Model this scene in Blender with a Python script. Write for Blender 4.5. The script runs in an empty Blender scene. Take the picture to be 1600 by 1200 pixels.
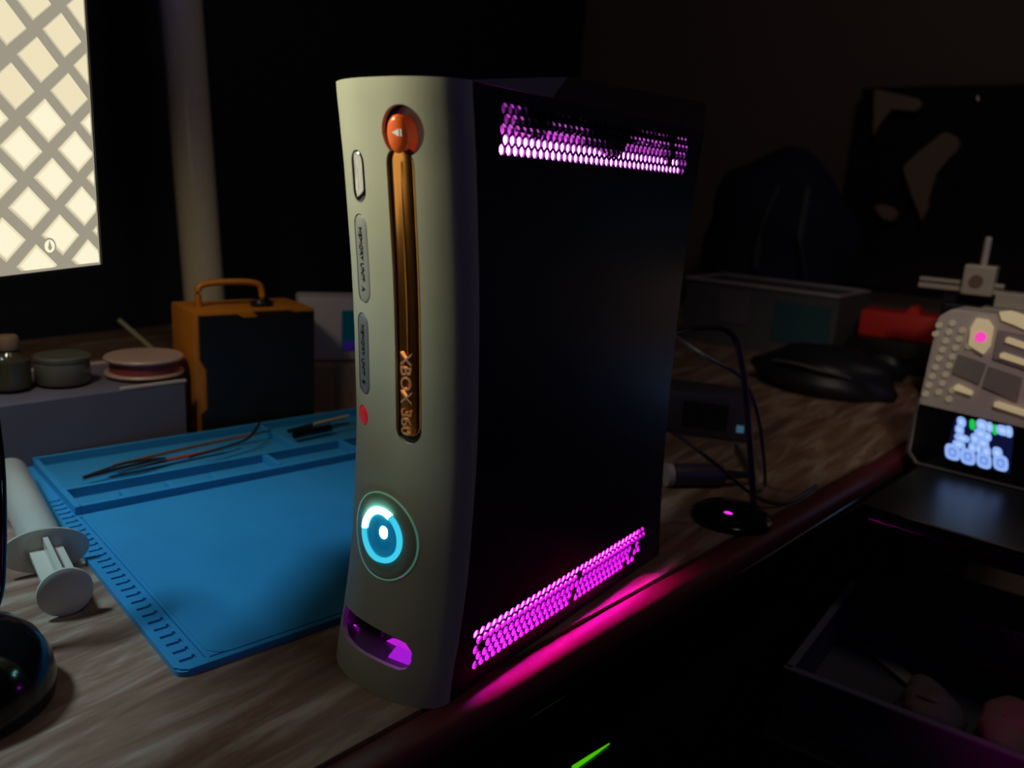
import bpy, bmesh, math, random
from math import pi, sin, cos, radians as R
from mathutils import Vector, Matrix
random.seed(4)
S = bpy.context.scene
COL = S.collection

# ------------------------------------------------------------ camera
CAM = Vector((0.31934, -0.28213, 0.26489))
CR = Vector((0.80165962, 0.59504767, 0.0570976))
CU = Vector((-0.18414331, 0.15494689, 0.97060945))
CF = Vector((-0.56871179, 0.78861254, -0.23378872))
FPX = 1274.6
cd = bpy.data.cameras.new('camera')
cam = bpy.data.objects.new('camera', cd); COL.objects.link(cam)
m = Matrix((CR, CU, -CF)).transposed().to_4x4(); m.translation = CAM
cam.matrix_world = m
cd.sensor_width = 36; cd.lens = FPX / 1600 * 36
cd.clip_start = 0.02
cd.dof.use_dof = True; cd.dof.focus_distance = 0.47; cd.dof.aperture_fstop = 7.5
S.camera = cam

# ------------------------------------------------------------ world, lights, exposure
w = bpy.data.worlds.new('world'); S.world = w; w.use_nodes = True
w.node_tree.nodes['Background'].inputs[0].default_value = (0.1, 0.12, 0.2, 1)
w.node_tree.nodes['Background'].inputs[1].default_value = 0.01
S.view_settings.view_transform = 'Standard'; S.view_settings.look = 'None'
S.view_settings.exposure = 0; S.view_settings.gamma = 1; S.view_settings.use_curve_mapping = False

def light(name, kind, loc, tgt, power, col, size=0.1, **k):
    l = bpy.data.lights.new(name, kind); l.energy = power; l.color = col
    if kind == 'AREA': l.shape = 'DISK'; l.size = size
    else: l.shadow_soft_size = size
    for a, b in k.items(): setattr(l, a, b)
    o = bpy.data.objects.new(name, l); COL.objects.link(o); o.location = loc
    o.rotation_euler = (Vector(tgt) - Vector(loc)).to_track_quat('-Z', 'Y').to_euler()
    return o
light('added_warm_key', 'SPOT', (-0.215, -0.225, 0.485), (0.02, 0.0, 0.30), 7.0, (1.0, 0.94, 0.62), 0.055, spot_size=R(60), spot_blend=1.0)  # added key light, boosts the screen's weak light on the console front
light('added_warm_fill', 'SPOT', (-0.26, -0.135, 0.50), (-0.50, 0.13, 0.05), 2.4, (1.0, 0.84, 0.58), 0.04, spot_size=R(84), spot_blend=1.0)  # added warm fill for the tube, orange case and syringe
light('added_cool_fill', 'SPOT', (-0.42, -0.34, 0.72), (-0.14, -0.07, 0.0), 16.0, (0.55, 0.86, 1.0), 0.06, spot_size=R(50), spot_blend=1.0)  # added cool fill over mat and desk, no actual lamp here
light('added_room_fill', 'AREA', (0.5, 0.2, 1.6), (0.3, 0.9, 0.0), 1.1, (1.0, 0.85, 0.72), 0.4)  # added dim fill for the closed room, not a known fitting
light('added_right_fill', 'SPOT', (0.45, 0.0, 0.75), (0.25, 0.85, 0.12), 7.0, (1.0, 0.86, 0.72), 0.05, spot_size=R(42), spot_blend=1.0)  # added spot to brighten the gadget, red box and rails
light('distant_standby_lamp', 'AREA', (0.56, 1.06, 0.22), (0.08, 0.17, 0.25), 0.003, (0.1, 0.8, 1.0), 0.035)
light('added_blue_fill', 'AREA', (1.5, 0.0, 0.5), (0.0, 0.3, 0.2), 0.35, (0.06, 0.10, 1.0), 0.6)  # added blue fill tinting the dark side panel, no screen there
light('violet_strip', 'POINT', (-0.70, 0.30, 0.53), (-0.76, 0.42, 0.5), 0.012, (0.18, 0.10, 1.0), 0.01)

def at(px, py, ax=2, v=0.0):
    d = CR * ((px - 800) / FPX) - CU * ((py - 600) / FPX) + CF
    return CAM + d * ((v - CAM[ax]) / d[ax])
def atd(px, py, depth):
    return CAM + (CR * ((px - 800) / FPX) - CU * ((py - 600) / FPX) + CF) * depth

# ------------------------------------------------------------ materials
def mat(name, col, rough=0.5, metal=0.0, emit=None, es=0.0, noise=None, bump=0.0, trans=0.0, coat=0.0, spec=0.5, alpha=1.0, ns=40, sss=0.0):
    mt = bpy.data.materials.new(name); mt.use_nodes = True
    nt = mt.node_tree; b = nt.nodes['Principled BSDF']
    b.inputs['Base Color'].default_value = (*col, 1); b.inputs['Roughness'].default_value = rough
    b.inputs['Metallic'].default_value = metal; b.inputs['Specular IOR Level'].default_value = spec
    b.inputs['Transmission Weight'].default_value = trans; b.inputs['Coat Weight'].default_value = coat
    b.inputs['Alpha'].default_value = alpha
    if emit: b.inputs['Emission Color'].default_value = (*emit, 1); b.inputs['Emission Strength'].default_value = es
    tc = nt.nodes.new('ShaderNodeTexCoord'); nz = nt.nodes.new('ShaderNodeTexNoise')
    nz.inputs['Scale'].default_value = ns; nz.inputs['Detail'].default_value = 5
    nt.links.new(tc.outputs['Object'], nz.inputs['Vector'])
    k = noise if noise is not None else 0.06
    mr = nt.nodes.new('ShaderNodeMapRange')
    mr.inputs['To Min'].default_value = 1 - k; mr.inputs['To Max'].default_value = 1 + k
    nt.links.new(nz.outputs['Fac'], mr.inputs['Value'])
    vm = nt.nodes.new('ShaderNodeVectorMath'); vm.operation = 'SCALE'
    vm.inputs[0].default_value = col; nt.links.new(mr.outputs[0], vm.inputs['Scale'])
    nt.links.new(vm.outputs[0], b.inputs['Base Color'])
    if bump:
        bp = nt.nodes.new('ShaderNodeBump'); bp.inputs['Strength'].default_value = bump; bp.inputs['Distance'].default_value = 0.0005
        n2 = nt.nodes.new('ShaderNodeTexNoise'); n2.inputs['Scale'].default_value = 900
        nt.links.new(tc.outputs['Object'], n2.inputs['Vector'])
        nt.links.new(n2.outputs['Fac'], bp.inputs['Height']); nt.links.new(bp.outputs[0], b.inputs['Normal'])
    return mt
def glow(name, col, s):
    mt = bpy.data.materials.new(name); mt.use_nodes = True
    nt = mt.node_tree; nt.nodes.clear()
    e = nt.nodes.new('ShaderNodeEmission'); o = nt.nodes.new('ShaderNodeOutputMaterial')
    e.inputs[0].default_value = (*col, 1); e.inputs[1].default_value = s
    nt.links.new(e.outputs[0], o.inputs[0]); return mt

def wood_mat():
    mt = bpy.data.materials.new('desk_wood'); mt.use_nodes = True
    nt = mt.node_tree; b = nt.nodes['Principled BSDF']; L = nt.links.new
    tc = nt.nodes.new('ShaderNodeTexCoord'); mp = nt.nodes.new('ShaderNodeMapping')
    mp.inputs['Rotation'].default_value = (0, 0, R(12)); mp.inputs['Scale'].default_value = (34, 5, 10)
    n1 = nt.nodes.new('ShaderNodeTexNoise'); n1.inputs['Scale'].default_value = 1.6; n1.inputs['Detail'].default_value = 9; n1.inputs['Distortion'].default_value = 0.7
    n1.inputs['Roughness'].default_value = 0.62
    n2 = nt.nodes.new('ShaderNodeTexNoise'); n2.inputs['Scale'].default_value = 9; n2.inputs['Detail'].default_value = 4
    L(tc.outputs['Object'], mp.inputs[0]); L(mp.outputs[0], n1.inputs['Vector']); L(tc.outputs['Object'], n2.inputs['Vector'])
    r1 = nt.nodes.new('ShaderNodeValToRGB')
    r1.color_ramp.elements[0].position = 0.33; r1.color_ramp.elements[0].color = (0.15, 0.075, 0.050, 1)
    r1.color_ramp.elements[1].position = 0.68; r1.color_ramp.elements[1].color = (0.46, 0.35, 0.275, 1)
    e = r1.color_ramp.elements.new(0.5); e.color = (0.27, 0.155, 0.105, 1)
    L(n1.outputs['Fac'], r1.inputs[0])
    r2 = nt.nodes.new('ShaderNodeMapRange'); r2.inputs['To Min'].default_value = 0.75; r2.inputs['To Max'].default_value = 1.2
    L(n2.outputs['Fac'], r2.inputs[0])
    vm = nt.nodes.new('ShaderNodeVectorMath'); vm.operation = 'SCALE'
    L(r1.outputs[0], vm.inputs[0]); L(r2.outputs[0], vm.inputs['Scale']); L(vm.outputs[0], b.inputs['Base Color'])
    b.inputs['Roughness'].default_value = 0.42
    bp = nt.nodes.new('ShaderNodeBump'); bp.inputs['Strength'].default_value = 0.35; bp.inputs['Distance'].default_value = 0.0006
    L(n1.outputs['Fac'], bp.inputs['Height']); L(bp.outputs[0], b.inputs['Normal'])
    return mt
WOOD = wood_mat()
M_cover = mat('faceplate_plastic', (0.50, 0.52, 0.43), 0.42, bump=0.05, ns=60)
M_side = mat('charcoal_side_plastic', (0.013, 0.013, 0.034), 0.33, bump=0.06)
M_black = mat('black_plastic', (0.012, 0.012, 0.014), 0.35)
M_gloss = mat('glossy_black', (0.006, 0.006, 0.008), 0.12)
M_hddg = mat('grey_drive_plastic', (0.22, 0.21, 0.24), 0.4)
M_hddb = mat('dark_drive_plastic', (0.05, 0.035, 0.03), 0.5)
M_orange = mat('orange_button_plastic', (0.95, 0.16, 0.03), 0.22, emit=(1.0, 0.12, 0.02), es=0.05)  # weak self-glow brightens the button, which is no lamp
M_tray = mat('copper_tray', (0.95, 0.42, 0.10), 0.24, metal=1.0, noise=0.35, ns=70)
M_trayin = mat('tray_surround', (0.05, 0.025, 0.02), 0.35)
M_copper = mat('copper_letters', (1.0, 0.55, 0.30), 0.4, metal=0.5)
M_door = mat('blue_grey_door', (0.19, 0.22, 0.27), 0.35)
M_ink = mat('dark_ink', (0.04, 0.045, 0.05), 0.6)
M_chrome = mat('chrome', (0.75, 0.77, 0.78), 0.12, metal=1.0)
M_red = mat('red_window', (0.85, 0.03, 0.05), 0.3, emit=(1, 0.03, 0.06), es=0.12)
M_bezel = mat('smoky_glass', (0.34, 0.44, 0.36), 0.12, coat=0.5)
M_rim = mat('pale_green_rim', (0.45, 0.62, 0.42), 0.25, emit=(0.25, 0.8, 0.6), es=0.13)
M_btn = mat('blue_button', (0.02, 0.10, 0.16), 0.10, emit=(0.0, 0.26, 0.55), es=0.38)
G_cyan = glow('cyan_ring_glow', (0.05, 0.62, 0.85), 1.0)
G_cyanhot = glow('hot_ring_glow', (0.30, 0.95, 0.85), 14.0)
G_led = glow('white_led', (0.45, 0.85, 1.0), 40.0)
G_pur_top = glow('purple_led_top', (1.0, 0.16, 1.0), 11.0)
G_pur_bot = glow('purple_led_bottom', (0.95, 0.005, 0.62), 140.0)
G_pur_low = glow('purple_diffuser', (0.66, 0.035, 0.95), 1.3)
G_pur_bay = glow('purple_led_bay', (0.75, 0.02, 0.95), 1.6)
M_inner = mat('inner_white_plastic', (0.55, 0.5, 0.55), 0.4)
M_shield = mat('dark_shield', (0.004, 0.004, 0.005), 0.6)
M_mat = mat('blue_silicone', (0.03, 0.27, 0.56), 0.45, noise=0.08, ns=30)
M_matshade = mat('blue_silicone_shade', (0.03, 0.25, 0.5), 0.5)  # slightly darker mat blue, tray shade put into the colour
M_steel = mat('steel', (0.5, 0.47, 0.45), 0.25, metal=1.0)
M_cu = mat('copper_rod', (0.7, 0.3, 0.18), 0.3, metal=0.8)
M_redstick = mat('red_handle', (0.35, 0.05, 0.03), 0.4)
M_syr = mat('syringe_plastic', (0.62, 0.58, 0.50), 0.28)
M_syrclear = mat('frosted_clear_plastic', (0.72, 0.70, 0.64), 0.22, trans=0.35)
M_amber = mat('yellowish_gel', (0.55, 0.48, 0.28), 0.3)
M_case = mat('orange_case_plastic', (0.55, 0.19, 0.015), 0.45)
M_lav = mat('lavender_cardboard', (0.14, 0.13, 0.19), 0.7, noise=0.15, ns=18)
M_lavtop = mat('pale_box_edge', (0.62, 0.5, 0.48), 0.6)
M_maroon = mat('maroon_tape', (0.28, 0.05, 0.06), 0.4)
M_rosy = mat('rosy_flange', (0.5, 0.34, 0.30), 0.4)
M_jar = mat('grey_jar', (0.22, 0.21, 0.17), 0.25, trans=0.3)
M_white = mat('white_plastic', (0.42, 0.38, 0.42), 0.5)
M_tube = mat('ivory_tube', (0.75, 0.68, 0.50), 0.25)
M_brown = mat('brown_cardboard', (0.22, 0.14, 0.10), 0.7)
M_clearbin = mat('hazy_bin_plastic', (0.10, 0.10, 0.11), 0.35)
M_teal = mat('teal_plastic', (0.03, 0.09, 0.11), 0.5)
M_redbox = mat('red_box_plastic', (0.75, 0.035, 0.025), 0.45)
M_alu = mat('warm_aluminium', (0.62, 0.55, 0.45), 0.45, metal=0.3)
M_tan = mat('tan_material', (0.40, 0.28, 0.17), 0.7)
M_navy = mat('navy_fabric', (0.012, 0.018, 0.045), 0.85, bump=0.3)
M_greyst = mat('grey_strap', (0.10, 0.09, 0.09), 0.7)
M_bag = mat('black_nylon', (0.012, 0.012, 0.016), 0.45, bump=0.3)
M_rail = mat('desk_rail_laminate', (0.12, 0.016, 0.022), 0.5)

# ------------------------------------------------------------ helpers
def link(name, me_or_bm, m, parent=None, smooth=False):
    if isinstance(me_or_bm, bmesh.types.BMesh):
        me = bpy.data.meshes.new(name); bmesh.ops.recalc_face_normals(me_or_bm, faces=me_or_bm.faces)
        me_or_bm.to_mesh(me); me_or_bm.free()
    else: me = me_or_bm
    ms = m if isinstance(m, (list, tuple)) else [m]
    if not me.materials:
        for x in ms: me.materials.append(x)
    if smooth:
        me.shade_smooth()
        try: me.set_sharp_from_angle(angle=R(38))
        except Exception: pass
    o = bpy.data.objects.new(name, me); COL.objects.link(o)
    if parent: o.parent = parent
    return o
def tag(o, label=None, cat=None, group=None, kind=None):
    if label: o['label'] = label
    if cat: o['category'] = cat
    if group: o['group'] = group
    if kind: o['kind'] = kind
    return o
def thing(name, label, cat, loc=(0, 0, 0), group=None, rz=0):
    o = bpy.data.objects.new(name, None); COL.objects.link(o); o.location = loc; o.rotation_euler.z = rz
    o.empty_display_size = 0.02
    return tag(o, label, cat, group)
def box(bm, c, s, rot=0, bev=0.0, M=None):
    r = bmesh.ops.create_cube(bm, size=1.0)
    vs = r['verts']
    bmesh.ops.scale(bm, vec=s, verts=vs)
    if bev:
        es = list({e for v in vs for e in v.link_edges})
        rr = bmesh.ops.bevel(bm, geom=es, offset=bev, segments=2, affect='EDGES', profile=0.6)
        vs = list({v for f in rr['faces'] for v in f.verts} | {v for v in vs if v.is_valid})
    if M is None: M = Matrix.Rotation(rot, 4, 'Z')
    bmesh.ops.transform(bm, matrix=Matrix.Translation(c) @ M, verts=vs)
def bx(c, s, rot=0, bev=0.0, M=None):
    bm = bmesh.new(); box(bm, c, s, rot, bev, M); return bm
def smoothpts(pts, n=8):
    pts = [Vector(p) for p in pts]; out = []
    for i in range(len(pts) - 1):
        p0 = pts[max(i-1, 0)]; p1 = pts[i]; p2 = pts[i+1]; p3 = pts[min(i+2, len(pts)-1)]
        for k in range(n):
            t = k / n
            out.append(0.5*((2*p1) + (p2-p0)*t + (2*p0-5*p1+4*p2-p3)*t*t + (3*p1-p0-3*p2+p3)*t**3))
    out.append(pts[-1]); return out
def tube(pts, r, seg=10, smooth=True, n=8, bm=None, flat=1.0):
    bm = bm or bmesh.new()
    P = smoothpts(pts, n) if smooth else [Vector(p) for p in pts]
    rings = []; up = Vector((0, 0, 1))
    for i, p in enumerate(P):
        d = (P[min(i+1, len(P)-1)] - P[max(i-1, 0)]).normalized()
        a = d.cross(up)
        if a.length < 0.05: a = d.cross(Vector((1, 0, 0)))
        a.normalize(); b = a.cross(d).normalized()
        rr = r[min(i, len(r)-1)] if isinstance(r, (list, tuple)) else r
        rings.append([bm.verts.new(p + a*cos(2*pi*k/seg)*rr + b*sin(2*pi*k/seg)*rr*flat) for k in range(seg)])
    for A, B in zip(rings, rings[1:]):
        for k in range(seg): bm.faces.new((A[k], A[(k+1) % seg], B[(k+1) % seg], B[k]))
    bm.faces.new(rings[0]); bm.faces.new(rings[-1]); return bm
def lathe(prof, seg=32, M=None, bm=None, cap=True):
    bm = bm or bmesh.new(); rings = []; new = []
    for (r, z) in prof:
        rg = [bm.verts.new((r*cos(2*pi*k/seg), r*sin(2*pi*k/seg), z)) for k in range(seg)]; rings.append(rg); new += rg
    for A, B in zip(rings, rings[1:]):
        for k in range(seg): bm.faces.new((A[k], A[(k+1) % seg], B[(k+1) % seg], B[k]))
    if cap: bm.faces.new(rings[0]); bm.faces.new(rings[-1])
    if M is not None: bmesh.ops.transform(bm, matrix=M, verts=new)
    return bm
def prism(poly, dirv, bm=None):
    bm = bm or bmesh.new(); dirv = Vector(dirv)
    a = [bm.verts.new(Vector(p)) for p in poly]; b = [bm.verts.new(Vector(p)+dirv) for p in poly]
    n = len(poly); bm.faces.new(a); bm.faces.new(b[::-1])
    for i in range(n): bm.faces.new((a[i], a[(i+1) % n], b[(i+1) % n], b[i]))
    return bm
def axisM(p, q):
    p = Vector(p); q = Vector(q)
    return Matrix.Translation(p) @ (q-p).to_track_quat('Z', 'Y').to_matrix().to_4x4()
def boolean(obj, cut_bm, op='DIFFERENCE'):
    bmesh.ops.recalc_face_normals(cut_bm, faces=cut_bm.faces)
    me = bpy.data.meshes.new('cut'); cut_bm.to_mesh(me); cut_bm.free()
    c = bpy.data.objects.new('cut', me); COL.objects.link(c)
    bpy.context.view_layer.update(); c.matrix_world = obj.matrix_world.copy()
    md = obj.modifiers.new('b', 'BOOLEAN'); md.object = c; md.operation = op; md.solver = 'EXACT'
    bpy.context.view_layer.update()
    dg = bpy.context.evaluated_depsgraph_get()
    nm = bpy.data.meshes.new_from_object(obj.evaluated_get(dg))
    obj.modifiers.clear(); old = obj.data; obj.data = nm; bpy.data.meshes.remove(old)
    bpy.data.objects.remove(c); bpy.data.meshes.remove(me)
def text_mesh(s, size, ext, shear=0.0, bevel=0.0):
    cu = bpy.data.curves.new('t', 'FONT'); cu.body = s; cu.size = size; cu.extrude = ext; cu.align_x = 'CENTER'; cu.align_y = 'CENTER'
    cu.bevel_depth = bevel; cu.resolution_u = 3
    o = bpy.data.objects.new('t', cu); COL.objects.link(o); bpy.context.view_layer.update()
    me = bpy.data.meshes.new_from_object(o.evaluated_get(bpy.context.evaluated_depsgraph_get()))
    bpy.data.objects.remove(o); return me

# ------------------------------------------------------------ room shell
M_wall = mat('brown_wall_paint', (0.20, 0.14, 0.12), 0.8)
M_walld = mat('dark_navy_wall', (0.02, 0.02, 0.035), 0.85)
M_floor = mat('dark_carpet', (0.03, 0.028, 0.03), 0.95)
def slab(name, c, s, m): return tag(link(name, bx(c, s), m), kind='structure')
slab('floor', (0.3, 0.1, -0.765), (2.7, 3.6, 0.05), M_floor)
slab('ceiling', (0.3, 0.1, 1.725), (2.7, 3.6, 0.05), M_wall)
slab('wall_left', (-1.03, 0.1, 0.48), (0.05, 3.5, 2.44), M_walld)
slab('wall_right', (1.63, 0.1, 0.48), (0.05, 3.5, 2.44), M_wall)
slab('wall_back', (0.3, 1.825, 0.48), (2.61, 0.05, 2.44), M_wall)
slab('wall_front', (0.3, -1.625, 0.48), (2.61, 0.05, 2.44), M_wall)

# ------------------------------------------------------------ desk
def ex(y): return 0.0722 + 0.112*y
desk = thing('desk', 'brown wood grain desk carrying the console, the blue mat and the boxes', 'desk', (-0.4, 0.4, -0.74))
ym, yM = -0.62, 1.70
def inv(o, p):
    o.parent = p; o.matrix_parent_inverse = Matrix.Translation(p.location).inverted(); return o
bm = prism([(-0.98, ym, -0.026), (ex(ym), ym, -0.026), (ex(yM), yM, -0.026), (-0.98, yM, -0.026)], (0, 0, 0.026))
inv(link('worktop', bm, WOOD), desk)
# rounded front rail, separated by a dark groove
bm = bmesh.new(); rings = []
prof = [(0.0012, -0.030), (0.0012, -0.0025), (0.0030, -0.0008), (0.0060, 0.0), (0.0150, -0.0004), (0.0185, -0.0022), (0.0208, -0.0060), (0.0215, -0.0110), (0.0205, -0.020), (0.0165, -0.028), (0.011, -0.030)]
for y in [ym + (yM-ym)*i/20 for i in range(21)]:
    rings.append([bm.verts.new((ex(y)+a, y, b)) for a, b in prof])
for A, B in zip(rings, rings[1:]):
    for k in range(len(prof)): bm.faces.new((A[k], A[(k+1) % len(prof)], B[(k+1) % len(prof)], B[k]))
bm.faces.new(rings[0]); bm.faces.new(rings[-1])
o = inv(link('edge_rail', bm, M_rail, smooth=True), desk); o['label'] = 'rounded glossy front rail'
inv(link('lower_lip', tube([(ex(ym)+0.0165, ym, -0.0215), (ex(yM)+0.0165, yM, -0.0215)], 0.0068, 14, False), M_gloss, smooth=True), desk)['label'] = 'black glossy lip under the rail'
for (x, y) in ((-0.94, -0.55), (0.0, -0.55), (-0.94, 1.6), (0.16, 1.6)):
    inv(link('leg', bx((x, y, -0.383), (0.05, 0.05, 0.714), bev=0.004), M_black), desk)

# ------------------------------------------------------------ console
W = 0.0797; H = 0.309
ZT = [0, .015, .03, .0526, .0715, .094, .12, .142, .171, .192, .222, .248, .273, .294, .309]
RT = [.003, .0048, .008, .0116, .0138, .0149, .0159, .016, .0146, .0134, .0111, .0082, .0053, .0022, 0]
def rec(z):
    if z <= 0: return RT[0]
    for i in range(len(ZT)-1):
        if z <= ZT[i+1]:
            t = (z-ZT[i])/(ZT[i+1]-ZT[i]); 
            p0 = RT[max(i-1, 0)]; p1 = RT[i]; p2 = RT[i+1]; p3 = RT[min(i+2, len(RT)-1)]
            return 0.5*((2*p1)+(p2-p0)*t+(2*p0-5*p1+4*p2-p3)*t*t+(3*p1-p0-3*p2+p3)*t**3)
    return RT[-1]
def Yf(x, z):
    return rec(z) - 0.0128 + 0.013*abs((x-0.04)/0.04)**2.6
FR = 0.0055
def Ys(x, z):                    # front surface with its corner fillets
    y = Yf(x, z)
    for d in (x, W-x):
        if d < FR: y += FR - math.sqrt(max(0, FR*FR-(FR-d)**2))
    return y
def yb(z): return 0.2545 - 0.0115*(1-abs(2*z/H-1)**2.4)
con = thing('game_console', 'upright game console with lit purple vents and a glowing cyan ring button', 'console', (0.04, 0.13, 0))
def cp(name, bm, m, smooth=False, label=None, parent=None):
    o = link(name, bm, m, smooth=smooth)
    if parent is None:
        o.parent = con; o.matrix_parent_inverse = Matrix.Translation(-con.location)
    else:
        o.parent = parent; o.matrix_parent_inverse = Matrix.Translation(-con.location) if False else Matrix.Identity(4)
    if label: o['label'] = label
    return o
CD = 0.0078                       # depth of the faceplate along the sides
def cover_bm():
    bm = bmesh.new()
    xs = []
    for k in range(6): a = pi/2*k/6; xs.append(FR*(1-cos(a)))
    n = 44
    xs += [FR + (W-2*FR)*i/n for i in range(n+1)]
    xs += [W - x for x in reversed(xs[:6])]
    def ring(xs, z, t):
        zz = z; yo = rec(z)+CD
        out = [(t, yo, z)]
        yc = Ys(0, z)
        for x in xs:
            xx = t + (W-2*t)*x/W
            out.append((xx, Ys(x, z)+t, z))
        out.append((W-t, yo, z))
        return out
    T = 0.0022
    nz = 72; zs = [H*i/nz for i in range(nz+1)]
    O = [[bm.verts.new(p) for p in ring(xs, z, 0)] for z in zs]
    zi = [T + (H-2*T)*i/nz for i in range(nz+1)]
    I = [[bm.verts.new(p) for p in ring(xs, z, T)] for z in zi]
    m = len(O[0])
    for G in (O, I):
        for A, B in zip(G, G[1:]):
            for k in range(m-1): bm.faces.new((A[k], A[k+1], B[k+1], B[k]))
    for k in (0, m-1):
        for j in range(nz): bm.faces.new((O[j][k], O[j+1][k], I[j+1][k], I[j][k]))
    for g in (0, nz):
        h = m//2
        for G in (O, I):
            G_ = G[g]
            # cap the U by pairing symmetric verts
            for k in range(h-1 if m % 2 == 0 else h):
                a, b, c, d = G_[k], G_[k+1], G_[m-2-k], G_[m-1-k]
                if b is c: bm.faces.new((a, b, d))
                else: bm.faces.new((a, b, c, d))
        bm.faces.new((O[g][0], O[g][m-1], I[g][m-1], I[g][0]))
    return bm
cover = cp('front_cover', cover_bm(), M_cover)

def circ(cx, cz, r, n=40, rz=None):
    rz = rz or r
    return [(cx + r*cos(2*pi*k/n), cz + rz*sin(2*pi*k/n)) for k in range(n)]
def pill(cx, z0, z1, r, n=10):
    p = []
    for k in range(n+1): a = pi*k/n; p.append((cx + r*cos(a), z1 - r + r*sin(a)))
    m_ = 14
    for i in range(1, m_): p.append((cx - r, (z1-r) + (z0+r-z1+r)*i/m_))
    for k in range(n+1): a = pi + pi*k/n; p.append((cx + r*cos(a), z0 + r + r*sin(a)))
    for i in range(1, m_): p.append((cx + r, (z0+r) + (z1-r-z0-r)*i/m_))
    return p
def cutprism(poly, y0, y1, bm):
    prism([(x, y0, z) for x, z in poly], (0, y1-y0, 0), bm)
EJ = (0.0535, 0.2864, 0.0112)
cut = bmesh.new()
SLOT = [(0.0090, 0.0335), (0.0140, 0.0345), (0.030, 0.0345), (0.0520, 0.0338), (0.0595, 0.0325), (0.0635, 0.0285), (0.0640, 0.0235), (0.0620, 0.0195), (0.0585, 0.0180), (0.045, 0.0182), (0.0300, 0.0180), (0.0150, 0.0190), (0.0100, 0.0215), (0.0075, 0.0270)]
SY = (0.0225, 0.2542, 0.2775, 0.0052)
D1 = (0.0210, 0.2050, 0.2480, 0.0055)
D2 = (0.0182, 0.1568, 0.1990, 0.0053)
RD = (0.0162, 0.1446, 0.0050)
TR = (0.0512, 0.1375, 0.2800, 0.0078)
PB = (0.0370, 0.0842, 0.0235)
cutprism(circ(*EJ), -0.05, 0.03, cut)
cutprism(SLOT, -0.05, 0.03, cut)
for q in (SY, D1, D2): cutprism(pill(q[0], q[1]-0.0005, q[2]+0.0005, q[3]+0.0005), -0.05, 0.03, cut)
cutprism(circ(RD[0], RD[1], RD[2]+0.0005, 24), -0.05, 0.03, cut)
boolean(cover, cut)
cut = bmesh.new(); cutprism(pill(TR[0], TR[1], TR[2], TR[3]), -0.05, 0.03, cut); boolean(cover, cut)
cut = bmesh.new(); cutprism(circ(PB[0], PB[1], PB[2]+0.0003, 56), -0.05, 0.03, cut); boolean(cover, cut)
cover.data.shade_smooth(); cover.data.set_sharp_from_angle(angle=R(35))

def Yint(x, z): return Ys(min(max(x, 0.001), W-0.001), z)
def conform(outlines, offs, thick, close=True):
    """outlines: nested rings of (x,z), offs: outward offset (negative y = out) of each; closed by a centre fan"""
    bm = bmesh.new(); rings = []
    o0 = outlines[0]
    rings.append([bm.verts.new((x, Yint(x, z)+thick, z)) for x, z in o0])
    for ol, of in zip(outlines, offs):
        rings.append([bm.verts.new((x, Yint(x, z)-of, z)) for x, z in ol])
    for A, B in zip(rings, rings[1:]):
        n = len(A)
        for k in range(n): bm.faces.new((A[k], A[(k+1) % n], B[(k+1) % n], B[k]))
    if close:
        L_ = rings[-1]; n = len(L_)
        cx = sum(v.co.x for v in L_)/n; cz = sum(v.co.z for v in L_)/n; cy = sum(v.co.y for v in L_)/n
        c = bm.verts.new((cx, cy, cz))
        for k in range(n): bm.faces.new((L_[k], L_[(k+1) % n], c))
    return bm
def pillpart(q, off, dome, thick=0.004, rr=(1, .93, .8, .6, .35, .05)):
    cx, z0, z1, r = q
    outs = []; offs = []
    for s in rr:
        d = r*(1-s)
        outs.append(pill(cx, z0+d, z1-d, r*s)); offs.append(off + dome*math.sqrt(max(0, 1-s*s)))
    return conform(outs, offs, thick)
# backing plates of the recesses
cp('recess_floor', conform([circ(EJ[0], EJ[1], EJ[2]+0.0008, 40)], [-0.0075], 0.009), M_cover)
cp('sync_button', pillpart(SY, -0.0002, 0.0011), M_chrome, True, 'small chrome pill button')
for q, t_, lb, m_ in ((D1, 'MEMORY UNIT  A', 'pale grey memory slot door with raised lettering', mat('pale_grey_door', (0.34, 0.36, 0.36), 0.35)), (D2, 'MEMORY UNIT  B', 'blue-grey memory slot door below the paler one', M_door)):
    d = cp('memory_door', pillpart(q, -0.0004, 0.0007), m_, True, lb)
    tm = text_mesh(t_, 0.0040, 0.0002)
    l = link('lettering', tm, M_ink); cz = (q[1]+q[2])/2
    l.parent = d; 
    for v in l.data.vertices:          # rotate clockwise, wrap onto the curved door
        x, y, z = v.co; X = q[0] + y; Z = cz - x*1.0
        v.co = (X, Yint(X, Z) - 0.0004 - z*1.0 - 0.0001, Z)
cp('infrared_window', conform([circ(RD[0], RD[1], RD[2]*s, 24) for s in (1, .9, .6, .2)], [0, .0003, .0007, .0009], 0.004), M_red, True, 'round red window')
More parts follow.
